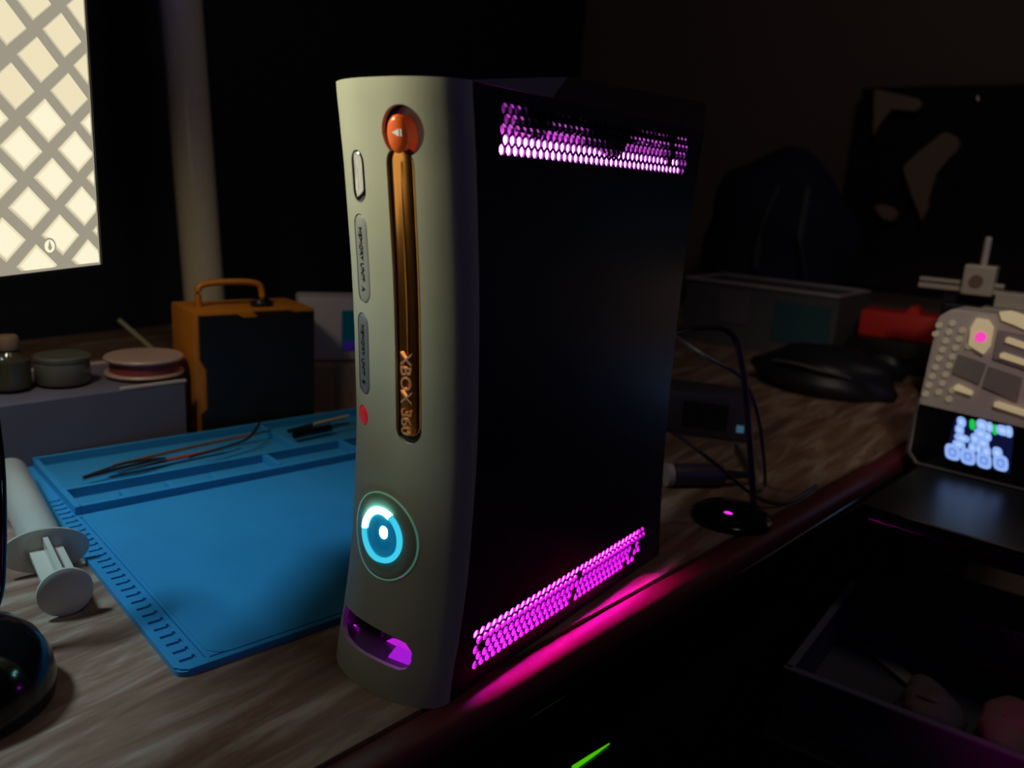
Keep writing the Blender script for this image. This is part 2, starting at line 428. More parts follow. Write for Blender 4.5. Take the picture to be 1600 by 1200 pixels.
# disc tray
tr = cp('disc_tray', pillpart(TR, -0.0020, 0.0006, 0.0035, (.99, .97, .9, .6, .3, .05)), M_trayin, True, 'dark glossy surround of the tray')
ins = (TR[0]+0.0004, TR[1]+0.004, TR[2]-0.001, TR[3]-0.0020)
o = link('tray_front', pillpart(ins, -0.0012, 0.0010, 0.002, (1, .95, .8, .6, .35, .05)), M_tray, smooth=True); o.parent = tr
o['label'] = 'copper coloured reflective strip'
tm = text_mesh('XBOX 360', 0.0094, 0.00035, bevel=0.00012)
xs_ = [v.co.x for v in tm.vertices]; wd = max(xs_)-min(xs_)
l = link('lettering', tm, M_copper); l.parent = tr; l['label'] = 'raised copper console name reading downwards'
for v in l.data.vertices:
    x, y, z = v.co; X = 0.0503 + y; Z = 0.1630 - x*0.0425/wd
    v.co = (X, Yint(X, Z) + 0.0002 - z - 0.0004, Z)
# eject button
ejc = (0.0508, 0.2850)
ej = cp('eject_button', conform([circ(ejc[0], ejc[1], .0060*s, 32, .0088*s) for s in (1, .96, .85, .6, .3, .05)], [-0.003, -.0008, .0003, .0010, .0013, .0014], 0.0065), M_orange, True, 'glossy orange oval button')
bm = bmesh.new()
def ysurf(x, z): return Yint(x, z) - 0.0016
tri = [(0.0495, 0.2856), (0.0535, 0.2872), (0.0535, 0.2840)]
prism([(x, ysurf(x, z), z) for x, z in tri], (0, 0.0012, 0), bm)
br = [(0.0541, 0.2872), (0.0548, 0.2872), (0.0548, 0.2840), (0.0541, 0.2840)]
prism([(x, ysurf(x, z)+0.0001, z) for x, z in br], (0, 0.0012, 0), bm)
e_ = link('eject_symbol', bm, M_chrome); e_.parent = ej
# power button: bezel, rim, ring of light, blue dome, lamp
pcx, pcz, pr_ = PB
pb = cp('power_button', conform([circ(pcx, pcz, pr_*s, 64) for s in (.985, .95, .85, .75, .665)], [0.0002, .0005, .0008, .0009, .0009], 0.003, close=True), M_bezel, True, 'round smoky bezel around the lit ring')
def annulus(cx, cz, r0, r1, o0, a0=0, a1=2*pi, n=64, h=0.0008):
    bm = bmesh.new(); rg = []
    full = abs(a1-a0-2*pi) < 1e-6
    for i in range(n if full else n+1):
        a = a0+(a1-a0)*i/n
        row = []
        for r_, of in ((r0, -0.001), (r0, o0), (r0+(r1-r0)*.3, o0+h), (r0+(r1-r0)*.7, o0+h), (r1, o0), (r1, -0.001)):
            x = cx+r_*cos(a); z = cz+r_*sin(a)
            row.append(bm.verts.new((x, Yint(x, z)-of, z)))
        rg.append(row)
    N = len(rg)
    for i in range(N if full else N-1):
        A = rg[i]; B = rg[(i+1) % N]
        for k in range(6): bm.faces.new((A[k], A[(k+1) % 6], B[(k+1) % 6], B[k]))
    if not full: bm.faces.new(rg[0]); bm.faces.new(rg[-1])
    return bm
def sub(name, bm, m, par, sm=True, label=None):
    o = link(name, bm, m, smooth=sm); o.parent = par
    if label: o['label'] = label
    return o
sub('rim', annulus(pcx, pcz, pr_*0.975, pr_*1.005, 0.0002, h=0.0005), M_rim, pb, label='thin pale green rim')
rc = (0.0368, 0.0848); r0, r1 = 0.0119, 0.0149
quads = [(R(62), R(178), G_cyanhot), (R(178.5), R(268), G_cyan), (R(268.5), R(358), G_cyan), (R(-1.5), R(61.5), G_cyan)]
for a0, a1, g in quads:
    hot = g is G_cyanhot
    sub('ring_light', annulus(rc[0], rc[1], r0-(0.0006 if hot else 0), r1+(0.0002 if hot else 0), 0.0010, a0, a1, 24, 0.0018), g, pb, label='lit white-hot quadrant of the ring' if hot else None)
bm = conform([circ(rc[0], rc[1], r0*s, 48) for s in (.99, .95, .8, .5, .2)], [0.0008, .0011, .0014, .0016, .0017], 0.001)
sub('button_dome', bm, M_btn, pb, label='deep blue glossy dome')
bm = conform([circ(0.0392, 0.0872, 0.0029*s, 20, 0.0034*s) for s in (1, .8, .4)], [0.0016, .0022, .0024], -0.001)
sub('indicator_lamp', bm, G_led, pb, label='white glowing lamp')

# port bay behind the lower opening
bm = bmesh.new(); by = 0.0145
def inner(x, z): return Ys(x, z)+0.0023
box(bm, (0.0348, by+0.001, 0.026), (0.064, 0.001, 0.022))
for zz in (0.0370, 0.0150):
    xs_ = [0.0028+0.0637*k/16 for k in range(17)]
    prism([(x, Ys(x, zz)+0.0021, zz) for x in xs_] + [(0.0665, by, zz), (0.0028, by, zz)], (0, 0, 0.0008), bm)
for x0_ in (0.0030, 0.0662):
    yy = Ys(x0_, 0.026)+0.0026; box(bm, (x0_, (yy+by)/2, 0.0262), (0.0008, by-yy, 0.022))
bay = cp('port_bay', bm, mat('bay_plastic', (0.13, 0.11, 0.14), 0.3))
sub('lamp_bar', tube([at(539, 987, 1, 0.0115), at(561, 973, 1, 0.0125)], 0.0007, 8, False), G_pur_bay, bay, label='thin purple lit bar')
sub('lamp', lathe([(0.0005, 0), (0.003, 0.0003), (0.0035, 0.002)], 16, axisM((0.0652, 0.0085, 0.0275), (0.05, 0.0085, 0.0275))), glow('bay_lamp_glow', (0.62, 0.02, 0.95), 22.0), bay)
q_ = [at(px, py, 1, 0.0122) for px, py in ((600, 1003), (612, 998), (632, 1004), (643, 1018), (643, 1034), (634, 1046), (624, 1044), (606, 1022), (596, 1012))]
sub('floor_glow', prism([(0.040, 0.0118, 0.0162), (0.0440, 0.0010, 0.0162), (0.0585, 0.0030, 0.0162), (0.0610, 0.0090, 0.0162), (0.0600, 0.0118, 0.0162)], (0, 0, 0.0008)), glow('bay_floor_glow', (0.36, 0.010, 0.62), 1.0), bay, label='violet glowing sheet in place of light on the bay floor')  # glowing sheet stands in for light falling on the bay floor
sub('glow_panel', prism(q_, (0, 0.0010, 0)), glow('bay_panel_glow', (0.50, 0.012, 0.66), 1.0), bay, label='bright magenta glowing panel added at the bay end')  # self-lit panel added so the right end of the bay looks lit
bm = bmesh.new()
for cx in (0.013, 0.0255): box(bm, (cx, 0.0118, 0.0205), (0.0095, 0.005, 0.0042), bev=0.0003)
sub('port_socket', bm, M_black, bay)

# side panels with vent holes
def fb(z): return rec(z)+CD+0.0004
def side_outline(x, zlo=0.0005, zhi=H-0.0005, n=40):
    p = [(x, fb(z), z) for z in [zlo+(zhi-zlo)*i/n for i in range(n+1)]]
    p += [(x, yb(z), z) for z in [zhi+(zlo-zhi)*i/n for i in range(n+1)]]
    return p
side = cp('side_panel', prism(side_outline(W-0.0014), (0.0014, 0, 0)), M_side, label='charcoal side panel with two bands of round vent holes')
cut = bmesh.new(); px_, pz_ = 0.00540, 0.00455
def hexcut(y, z, r):
    prism([(W-0.006, y + r*cos(a), z + r*1.02*sin(a)) for a in [2*pi*k/8+pi/8 for k in range(8)]], (0.012, 0, 0), cut)
for row in range(5):
    for top in (True, False):
        z = (0.2818 + pz_*row) if top else (0.0308 - pz_*row)
        off = px_/2 if row % 2 else 0
        y0, n = (0.0316, 37) if top else (0.0312, 36-(row//2))
        for i in range(n):
            y = y0 + off + px_*i
            if y < fb(z)+0.0035: continue
            if top and row >= 1 and abs(y-0.2085) < 0.0027: continue
            if not top and ((row, i) in ((2, 1), (1, 19), (3, 18), (4, 18), (2, 33), (3, 32), (4, 31)  )): continue
            hexcut(y, z, 0.0025)
boolean(side, cut)
cp('side_panel', prism(side_outline(0.0), (0.0014, 0, 0)), M_side)
def strip_panel(name, pts_yz, x0, x1, m):    # closed loop in y-z extruded in x
    return cp(name, prism([(x0, y, z) for y, z in pts_yz], (x1-x0, 0, 0)), m)
n = 24
bk = [(yb(z), z) for z in [H*i/n for i in range(n+1)]]; bk2 = [(yb(z)-0.0022, z) for z in [H*i/n for i in range(n, -1, -1)]]
bp_ = strip_panel('back_panel', bk+bk2, 0.0024, W-0.0024, M_side)
strip_panel('top_panel', [(fb(H), H-0.0005), (fb(H), H-0.0027), (yb(H)-0.0024, H-0.0027), (yb(H)-0.0024, H-0.0005)], 0.0024, W-0.0024, M_side)
strip_panel('bottom_panel', [(fb(0), 0.0005), (fb(0), 0.0027), (yb(0)-0.0024, 0.0027), (yb(0)-0.0024, 0.0005)], 0.0024, W-0.0024, M_inner)
# back ports
for z, hh in ((0.06, 0.022), (0.10, 0.014), (0.16, 0.02), (0.20, 0.012)): cp('rear_port', bx((0.04, yb(z)+0.0008, z), (0.03, 0.003, hh), bev=0.0006), M_black)
# inside: led strips, reflectors, shields
cp('led_strip', bx((0.0725, 0.130, 0.2838), (0.0012, 0.208, 0.0100)), G_pur_top, label='purple light strip behind the upper vents')
cp('reflector', prism([(0.0695, 0.025, 0.2795), (0.0655, 0.025, 0.306), (0.0655, 0.235, 0.306), (0.0695, 0.235, 0.2795)], (-0.001, 0, 0)), mat('magenta_reflector', (0.85, 0.5, 0.9), 0.22, metal=0.6, noise=0.5, ns=160))
cp('led_strip', bx((0.0700, 0.130, 0.0235), (0.0010, 0.205, 0.0100)), G_pur_bot, label='purple light strip behind the lower vents')
cp('diffuser', prism([(0.0712, 0.026, 0.0175), (0.0712, 0.236, 0.0175), (0.0765, 0.236, 0.0045), (0.0765, 0.026, 0.0045)], (-0.0008, 0, -0.0008)), G_pur_low)
SH = [(0.0475, 0.291), (0.056, 0.2905), (0.066, 0.2885), (0.070, 0.2935), (0.086, 0.2945), (0.090, 0.2925), (0.096, 0.2945), (0.104, 0.2945), (0.108, 0.2895), (0.122, 0.2885), (0.138, 0.2845), (0.146, 0.2855), (0.150, 0.290), (0.156, 0.293), (0.172, 0.2965), (0.184, 0.2945), (0.190, 0.2975), (0.205, 0.2935), (0.206, 0.287), (0.211, 0.287), (0.212, 0.294), (0.218, 0.2985), (0.224, 0.2985), (0.235, 0.2975), (0.240, 0.307), (0.0475, 0.307)]
cp('light_baffle', prism([(0.0768, y, z) for y, z in SH], (-0.002, 0, 0)), M_shield)  # added unseen baffle, outline cut to block light behind upper vent rows
cp('core_block', bx((0.030, 0.145, 0.155), (0.052, 0.19, 0.235), bev=0.002), M_shield)
# hard drive on top
hd = [(0.0042, 0.3092), (0.0840, 0.3208), (0.2500, 0.3271), (0.2545, 0.3235), (0.2545, 0.3092)]
bmg = prism([(0.010, y, z) for y, z in [(0.0060, 0.3092), (0.0830, 0.3207), (0.0705, 0.3092)]], (0.0695, 0, 0))
hdd = cp('hard_drive', prism([(0.010, y, z) for y, z in [(0.0710, 0.3092), (0.0836, 0.3208), (0.2500, 0.3271), (0.2540, 0.3240), (0.2540, 0.3092)]], (0.0692, 0, 0)), M_hddb, label='dark removable drive along the top')
sub('drive_nose', bmg, M_hddg, hdd, False, 'sloping grey front end of the drive')
# rear glow
cp('rear_led', bx((0.040, 0.2475, 0.105), (0.003, 0.001, 0.003)), glow('rear_glow', (0.55, 0.03, 1.0), 14.0))

# ------------------------------------------------------------ monitor
K = Vector((-0.18072557, -0.02655255, 0.20479306)); A = Vector((0.44375987, -0.89614574, 0)).normalized(); Z = Vector((0, 0, 1))
Nn = Vector((A.y, -A.x, 0)); Nn = -Nn if Nn.x < 0 else Nn
mon = thing('monitor', 'monitor at the left showing a cream diamond lattice on grey', 'monitor', (-0.14, -0.15, 0))
def msp(a, b, n_=0.0): return K + A*a + Z*b + Nn*n_
SW, SH_ = 0.31, 0.165
def madd(name, bm, m, sm=False, label=None):
    o = link(name, bm, m, smooth=sm); o.parent = mon; o.matrix_parent_inverse = Matrix.Translation(-mon.location)
    if label: o['label'] = label
    return o
scr_bg = glow('screen_grey', (0.345, 0.31, 0.235), 1.0)
scr_cr = glow('screen_cream', (0.86, 0.76, 0.51), 1.0)
scr_ed = glow('screen_shade', (0.62, 0.55, 0.38), 1.0)
scr_hi = glow('screen_highlight', (0.98, 0.91, 0.66), 1.0)
def quadp(bm, pts, n_, mi):
    f = bm.faces.new([bm.verts.new(msp(a, b, n_)) for a, b in pts]); f.material_index = mi
bm = bmesh.new()
quadp(bm, [(0, 0), (SW, 0), (SW, SH_), (0, SH_)], 0.0, 0)
C0 = (0.0603, 0.0961); V1 = (-0.04197, 0.00067); V2 = (0.00247, 0.03086)
def clip(poly):
    def cl(P_, f):
        out = []
        for i in range(len(P_)):
            a, b = P_[i], P_[(i+1) % len(P_)]; fa, fb_ = f(a), f(b)
            if fa >= 0: out.append(a)
            if fa*fb_ < 0: t = fa/(fa-fb_); out.append((a[0]+(b[0]-a[0])*t, a[1]+(b[1]-a[1])*t))
        return out
    for f in (lambda p: p[0]-0.0015, lambda p: SW-0.0015-p[0], lambda p: p[1]-0.0015, lambda p: SH_-0.0015-p[1]):
        poly = cl(poly, f)
        if len(poly) < 3: return []
    return poly
for i2 in range(-16, 6):
    for j2 in range(-10, 14):
        if (i2+j2) % 2: continue
        i, j = i2/2, j2/2
        c = (C0[0]+V1[0]*i+V2[0]*j, C0[1]+V1[1]*i+V2[1]*j)
        def dia(s, dx=0, dy=0): return [(c[0]-0.0006*s+dx, c[1]+0.0117*s+dy), (c[0]-0.0160*s+dx, c[1]-0.0010*s+dy), (c[0]-0.0011*s+dx, c[1]-0.0118*s+dy), (c[0]+0.0147*s+dx, c[1]+0.0004*s+dy)]
        for s, mi, nn, dd in ((1.0, 2, 0.00010, (0, 0)), (0.93, 1, 0.00020, (-0.0005, 0.0004)), (0.80, 3, 0.0003, (-0.0003, 0.0002))):
            p = clip(dia(s, *dd))
            if p: quadp(bm, p, nn, mi if not (mi == 3 and j2 > -1) else 1)
# round emblem in the lower corner
for r_, mi, nn in ((0.0052, 0, 0.0005), (0.0040, 3, 0.0006)):
    quadp(bm, [(0.0425+r_*cos(2*pi*k/20), 0.0135+r_*0.9*sin(2*pi*k/20)) for k in range(20)], nn, mi)
quadp(bm, [(0.0425, 0.0168), (0.0408, 0.0125), (0.0425, 0.0110), (0.0440, 0.0125)], 0.0007, 0)
me = bpy.data.meshes.new('screen'); bm.to_mesh(me); bm.free()
for x in (scr_bg, scr_cr, scr_ed, scr_hi): me.materials.append(x)
o = madd('screen', me, None, label='lit screen with a cream diamond lattice')
bm = bmesh.new()
def mbox(bm, a0, a1, b0, b1, n0, n1):
    v = [[[bm.verts.new(msp(a, b, n_)) for n_ in (n0, n1)] for b in (b0, b1)] for a in (a0, a1)]
    for f in (((0,0,0),(0,1,0),(1,1,0),(1,0,0)), ((0,0,1),(1,0,1),(1,1,1),(0,1,1)), ((0,0,0),(1,0,0),(1,0,1),(0,0,1)), ((0,1,0),(0,1,1),(1,1,1),(1,1,0)), ((0,0,0),(0,0,1),(0,1,1),(0,1,0)), ((1,0,0),(1,1,0),(1,1,1),(1,0,1))):
        bm.faces.new([v[a][b][c] for a, b, c in f])
mbox(bm, -0.0022, SW+0.002, -0.0022, SH_+0.002, -0.009, -0.0004)
madd('housing', bm, M_black)
bm = bmesh.new()
mbox(bm, -0.0022, -0.0002, -0.0022, SH_+0.002, -0.0004, 0.0012); mbox(bm, -0.0002, SW, -0.0022, -0.0002, -0.0004, 0.0012); mbox(bm, -0.0002, SW, SH_+0.0002, SH_+0.002, -0.0004, 0.0012); mbox(bm, SW, SW+0.002, -0.0022, SH_+0.002, -0.0004, 0.0012)
madd('bezel', bm, mat('satin_bezel', (0.05, 0.048, 0.045), 0.3, metal=0.2))
# domed foot and post
dc = Vector((-0.100, -0.150, 0))
prof = [(0.0385*a, 0.045*b) for a, b in ((1, 0), (1.07, .04), (1.09, .2), (1.05, .42), (.92, .66), (.72, .83), (.48, .94), (.2, 1.0))]
madd('domed_foot', lathe(prof, 48, Matrix.Translation(dc)), M_gloss, True, 'glossy black domed foot')
bt = msp(0.12, 0.05, -0.012)
pp = at(-7, 700, 1, -0.105)
madd('post', tube([(-0.128, -0.125, 0.028), (-0.138, -0.1145, 0.045), tuple(pp), (-0.185, -0.10, 0.17), (bt.x-0.02, bt.y-0.01, bt.z-0.01), tuple(bt)], 0.0038, 12), M_gloss, True)

# ------------------------------------------------------------ silicone mat
mo = Vector((-0.0449, -0.0668, 0)); ang = math.atan2(0.98, 0.2)
rm = thing('repair_mat', 'blue silicone work mat with moulded trays beside the console', 'work mat', mo, rz=ang)
MW, MD = 0.345, 0.376       # along u, along v
def rbox2(bm, u0, u1, v0, v1, z0, z1, r=0.0, seg=5):
    if r <= 0: box(bm, ((u0+u1)/2, (v0+v1)/2, (z0+z1)/2), (abs(u1-u0), abs(v1-v0), z1-z0)); return
    pts = []
    for (cx, cy, a0) in ((u1-r, v1-r, 0), (u0+r, v1-r, pi/2), (u0+r, v0+r, pi), (u1-r, v0+r, 3*pi/2)):
        for k in range(seg+1): a = a0+pi/2*k/seg; pts.append((cx+r*cos(a), cy+r*sin(a), z0))
    prism(pts, (0, 0, z1-z0), bm)
bm = bmesh.new(); rbox2(bm, -0.002, MW, -0.004, MD, 0, 0.0042, 0.006)
es = [e for e in bm.edges if all(abs(v.co.z-0.0042) < 1e-6 for v in e.verts)]
bmesh.ops.bevel(bm, geom=es, offset=0.0012, segments=2, affect='EDGES')
base = link('base_sheet', bm, M_mat, rm)
cut = bmesh.new()
# ruler notches down the left strip, groove lines
for i in range(29):
    v = 0.006 + i*0.0098
    prism([(0.0024, v-.0013, 0.0027), (0.0115, v-.0013, 0.0027), (0.0115, v+.0030, 0.0027), (0.0098, v+.0030, 0.0027), (0.0098, v+.0013, 0.0027), (0.0024, v+.0013, 0.0027)], (0, 0, 0.003), cut)
box(cut, (0.0146, 0.120, 0.0042), (0.0012, 0.236, 0.0030)); box(cut, (0.182, 0.0010, 0.0042), (0.33, 0.0012, 0.0024))
boolean(base, cut)
bm = bmesh.new()
wz = 0.0110
rows = [(0.0195, MW, 0.2445, 0.2500)]                # long front wall of the trays
rbox2(bm, 0.016, MW, 0.2420, 0.2475, 0.0040, wz, 0)
rbox2(bm, 0.016, MW, 0.2790, 0.2830, 0.0040, wz+0.0015, 0)
rbox2(bm, 0.012, MW, 0.3710, 0.3750, 0.0040, wz+0.001, 0)
rbox2(bm, 0.012, 0.0165, 0.2420, 0.3750, 0.0040, wz, 0)
rbox2(bm, MW-0.004, MW-0.0005, 0.0, 0.375, 0.0040, wz, 0)
for u in (0.0515, 0.0874, 0.1245): rbox2(bm, u-0.0022, u+0.0022, 0.2475, 0.263, 0.0040, wz-0.0005, 0)
for u in (0.182, 0.262): rbox2(bm, u-0.0024, u+0.0024, 0.2475, 0.279, 0.0040, wz+0.0008, 0)
rbox2(bm, 0.218, 0.222, 0.283, 0.371, 0.0040, wz, 0)
walls = link('tray_walls', bm, M_mat, rm)
bm = bmesh.new()
rbox2(bm, 0.0172, MW-0.005, 0.2478, 0.2788, 0.0040, 0.0044); rbox2(bm, 0.0172, MW-0.005, 0.2832, 0.3708, 0.0040, 0.0044)
link('tray_floor', bm, M_matshade, rm)
bm = bmesh.new()           # low raised lip around the flat work area
rbox2(bm, 0.0175, MW-0.006, 0.0, 0.2385, 0.0040, 0.0048, 0.012)
link('work_surface', bm, M_mat, rm)
def mw(u, v, z): return mo + Vector((cos(ang)*u - sin(ang)*v, sin(ang)*u + cos(ang)*v, z))
# tools lying in the far trays
def tool(name, label, cat, pts, r, m, flat=1.0, group=None, tip=None):
    c = Vector(pts[0]); t = thing(name, label, cat, (c.x, c.y, 0.0045))
    o = link('shaft', tube(pts, r, 8, n=3, flat=flat), m, smooth=True); o.parent = t; o.matrix_parent_inverse = Matrix.Translation(-t.location)
    if tip:
        o = link('tip', tube(tip[0], tip[1], 8, n=3), tip[2], smooth=True); o.parent = t; o.matrix_parent_inverse = Matrix.Translation(-t.location)
zt = 0.0060
tool('tweezers', 'bright steel tweezers at the near end of the mat tray', 'tweezers', [mw(.033, .300, zt+.006), mw(.07, .306, zt+.007), mw(.105, .314, zt+.006)], [.0022, .0024, .0021, .002, .0018, .0012, .0008], M_steel, tip=([mw(.036, .306, zt+.005), mw(.07, .311, zt+.009), mw(.104, .3145, zt+.006)], .0012, M_steel))
tool('soldering_pick', 'thin copper coloured rod lying along the mat tray', 'tool', [mw(.062, .318, zt+.006), mw(.13, .332, zt+.006), mw(.2, .338, zt+.007)], .0017, M_cu, tip=([mw(.2, .338, zt+.007), mw(.218, .341, zt+.007)], .0009, M_steel))
tool('spudger', 'dark red handled prying stick in the mat tray', 'tool', [mw(.055, .3065+.006, zt+.003), mw(.16, .328-.006, zt+.003)], .0026, M_redstick, .6, tip=([mw(.16, .322, zt+.003), mw(.178, .327, zt+.003)], .0014, M_steel))
tool('curved_pick', 'curved steel pick with its bright tip over the tray divider', 'tool', [mw(.12, .300, zt+.008), mw(.168, .312, zt+.009), mw(.186, .318, zt+.012), mw(.203, .334, zt+.018)], .0014, M_steel, tip=([mw(.203, .334, zt+.018), mw(.208, .344, zt+.020)], .0008, M_steel))
tool('small_cutter', 'small dark cutter with pale handle in the far tray pocket', 'tool', [mw(.235, .335, zt+.005), mw(.285, .345, zt+.006), mw(.305, .349, zt+.006)], .0035, M_black, .6, tip=([mw(.262, .333, zt+.009), mw(.308, .342, zt+.009)], .0017, M_amber))
tool('screwdriver', 'black screwdriver with short steel blade in the far tray pocket', 'screwdriver', [mw(.232, .318, zt+.006), mw(.275, .322, zt+.006)], .0042, M_gloss, tip=([mw(.275, .322, zt+.006), mw(.300, .325, zt+.006)], .0012, M_steel))

# ------------------------------------------------------------ syringe
a0 = at(102, 925, 2, 0.0155); a1 = at(14, 735, 2, 0.0155); ax_ = (a1-a0).normalized()
def sp(t): return a0 + ax_*t
syr = thing('syringe', 'large translucent syringe lying on the desk left of the mat', 'syringe', (a0.x, a0.y, 0))
def sadd(name, bm, m, label=None):
    o = link(name, bm, m, smooth=True); o.parent = syr; o.matrix_parent_inverse = Matrix.Translation(-syr.location)
    if label: o['label'] = label
sadd('thumb_disc', lathe([(0.0005, -0.0022), (0.0125, -0.0020), (0.0152, -0.0006), (0.0154, 0.0008), (0.0130, 0.0022), (0.0005, 0.0024)], 40, axisM(a0, a1)), M_syr, 'round pale thumb disc')
bm = bmesh.new(); AM = axisM(a0, a1)
box(bm, (0, 0, 0), (0.0195, 0.0030, 0.075)); box(bm, (0, 0, 0), (0.0030, 0.0195, 0.075))
bmesh.ops.transform(bm, matrix=AM @ Matrix.Translation((0, 0, 0.038)), verts=bm.verts)
sadd('plunger_rod', bm, M_syr)
tf = 0.066
fl = [(0.026*cos(2*pi*k/40), 0.0152*sin(2*pi*k/40), 0) for k in range(40)]
bm = prism(fl, (0, 0, 0.0022)); bmesh.ops.transform(bm, matrix=AM @ Matrix.Translation((0, 0, tf)) @ Matrix.Rotation(R(4), 4, 'Z'), verts=bm.verts)
sadd('finger_flange', bm, M_syrclear, 'oval clear finger flange')
sadd('barrel', lathe([(0.0095, tf+0.002), (0.0128, tf+0.002), (0.0130, tf+0.004), (0.0128, 0.235), (0.010, 0.243), (0.003, 0.246), (0.0025, 0.262), (0.001, 0.262)], 36, AM), M_syrclear)
sadd('gel', lathe([(0.0003, 0.120), (0.0108, 0.121), (0.0108, 0.234), (0.0003, 0.236)], 28, AM), M_amber, 'yellowish gel filling')

# ------------------------------------------------------------ orange carry case
c1 = Vector((-0.383, 0.170, 0)); c2 = Vector((-0.348, 0.29, 0)); f_ = (c2-c1).normalized(); g_ = Vector((-f_.y, f_.x, 0)); cw = 0.128; chh = 0.127; cdp = 0.085
ca = math.atan2(f_.y, f_.x)
c1 = c1 + g_*0.015
case = thing('carry_case', 'orange hard case with black front and arched handle', 'case', c1, rz=ca)
bm = bmesh.new(); box(bm, (cw/2, cdp/2+0.003, chh/2), (cw, cdp-0.006, chh), bev=0.003); link('shell', bm, M_case, case, True)
bm = bmesh.new()
fp = [(0.004, 0.004), (cw-0.004, 0.004), (cw-0.004, chh-0.003), (cw*.74, chh-0.003), (cw*.70, chh-0.0065), (cw*.38, chh-0.0065), (cw*.33, chh-0.003), (0.004, chh-0.003), (0.004, chh*.62), (0.010, chh*.58), (0.010, chh*.22), (0.004, chh*.18)]
prism([(x, -0.001, z) for x, z in fp], (0, 0.005, 0), bm); link('front_panel', bm, M_black, case)['label'] = 'matt black front panel'
hx = 0.050; hp = [(hx-0.033, cdp*.5, chh-0.002), (hx-0.034, cdp*.5, chh+0.016), (hx-0.028, cdp*.5, chh+0.023), (hx, cdp*.5, chh+0.025), (hx+0.026, cdp*.5, chh+0.023), (hx+0.033, cdp*.5, chh+0.015), (hx+0.033, cdp*.5, chh-0.002)]
link('handle', tube(hp, 0.0042, 10, n=5, flat=0.8), M_case, case, True)
bm = bmesh.new(); box(bm, (cw*.62, 0.006, chh+0.0005), (0.040, 0.012, 0.003), bev=0.0008); link('latch', bm, M_case, case)
kc = case.matrix_world
kp = c1 + f_*(cw*.60) + g_*0.026 + Vector((0, 0, chh))
tin = thing('metal_tin', 'small shiny metal tin lying on the orange case', 'tin', kp)
link('body', lathe([(0.011, 0.0002), (0.0115, 0.001), (0.0115, 0.005), (0.011, 0.006)], 24), M_black, tin, True)
link('lid', lathe([(0.0095, 0.006), (0.0098, 0.0068), (0.008, 0.0080), (0.0005, 0.0086)], 24), M_chrome, tin, True)

# ------------------------------------------------------------ lavender box and what stands on it
b0 = Vector((-0.3934, 0.1587, 0)); b1 = Vector((-0.4131, -0.0051, 0)); bf = (b1-b0).normalized(); bg = Vector((-0.993, 0.119, 0))
bxo = thing('cardboard_box', 'dull lavender cardboard box behind the blue mat', 'box', b0, rz=math.atan2(bf.y, bf.x))
sgn = -1 if bg.dot(Vector((-bf.y, bf.x, 0))) < 0 else 1
bm = bmesh.new(); box(bm, (0.11, sgn*0.06, 0.0308), (0.22, 0.12, 0.0616), bev=0.001); link('carton', bm, M_lav, bxo)
bm = bmesh.new(); box(bm, (0.030, sgn*0.0015, 0.0627), (0.062, 0.004, 0.0022)); box(bm, (0.11, sgn*0.118, 0.0627), (0.22, 0.004, 0.0022)); link('lid_flap', bm, M_lavtop, bxo)['label'] = 'pale torn lid edge'
def onbox(px, dep=0.035, z=0.0665):
    # point on the box top under pixel column px, dep metres behind its front edge
    for k in range(200):
        s = 0.25*k/200; p = b0 + bf*s + bg*dep + Vector((0, 0, z)); d = p-CAM
        if 800 + FPX*d.dot(CR)/d.dot(CF) <= px: return p
    return p
p = onbox(228, 0.045, 0.0640)
tp = thing('tape_roll', 'flat maroon spool with rosy flanges on the lavender box', 'spool', p)
link('flange', lathe([(0.018, 0), (0.036, 0.0002), (0.037, 0.002), (0.036, 0.0035), (0.018, 0.0035)], 36), M_rosy, tp, True)
link('tape', lathe([(0.018, 0.0035), (0.032, 0.0035), (0.032, 0.015), (0.018, 0.015)], 36), M_maroon, tp, True)['label'] = 'maroon winding'
link('flange', lathe([(0.018, 0.015), (0.036, 0.015), (0.037, 0.017), (0.036, 0.0185), (0.018, 0.0185)], 36), M_rosy, tp, True)
p = onbox(100, 0.050, 0.0640)
jr = thing('plastic_tub', 'squat grey clear tub on the lavender box beside the spool', 'tub', p)
link('tub_body', lathe([(0.022, 0), (0.0235, 0.002), (0.0235, 0.020), (0.022, 0.0215)], 32), M_jar, jr, True)
link('tub_lid', lathe([(0.0238, 0.0210), (0.0242, 0.022), (0.0242, 0.025), (0.023, 0.0262), (0.0005, 0.0262)], 32), mat('smoky_lid', (0.12, 0.12, 0.10), 0.25), jr, True)
p = onbox(18, 0.05, 0.0640)
jr = thing('glass_bottle', 'small dark glass bottle at the end of the lavender box', 'bottle', p)
link('bottle_body', lathe([(0.015, 0), (0.017, 0.002), (0.017, 0.026), (0.008, 0.034), (0.0075, 0.036)], 28), mat('dark_glass', (0.10, 0.09, 0.06), 0.1, trans=0.4), jr, True)
link('bottle_cap', lathe([(0.009, 0.0355), (0.0095, 0.037), (0.0095, 0.046), (0.008, 0.048)], 24), M_brown, jr, True)
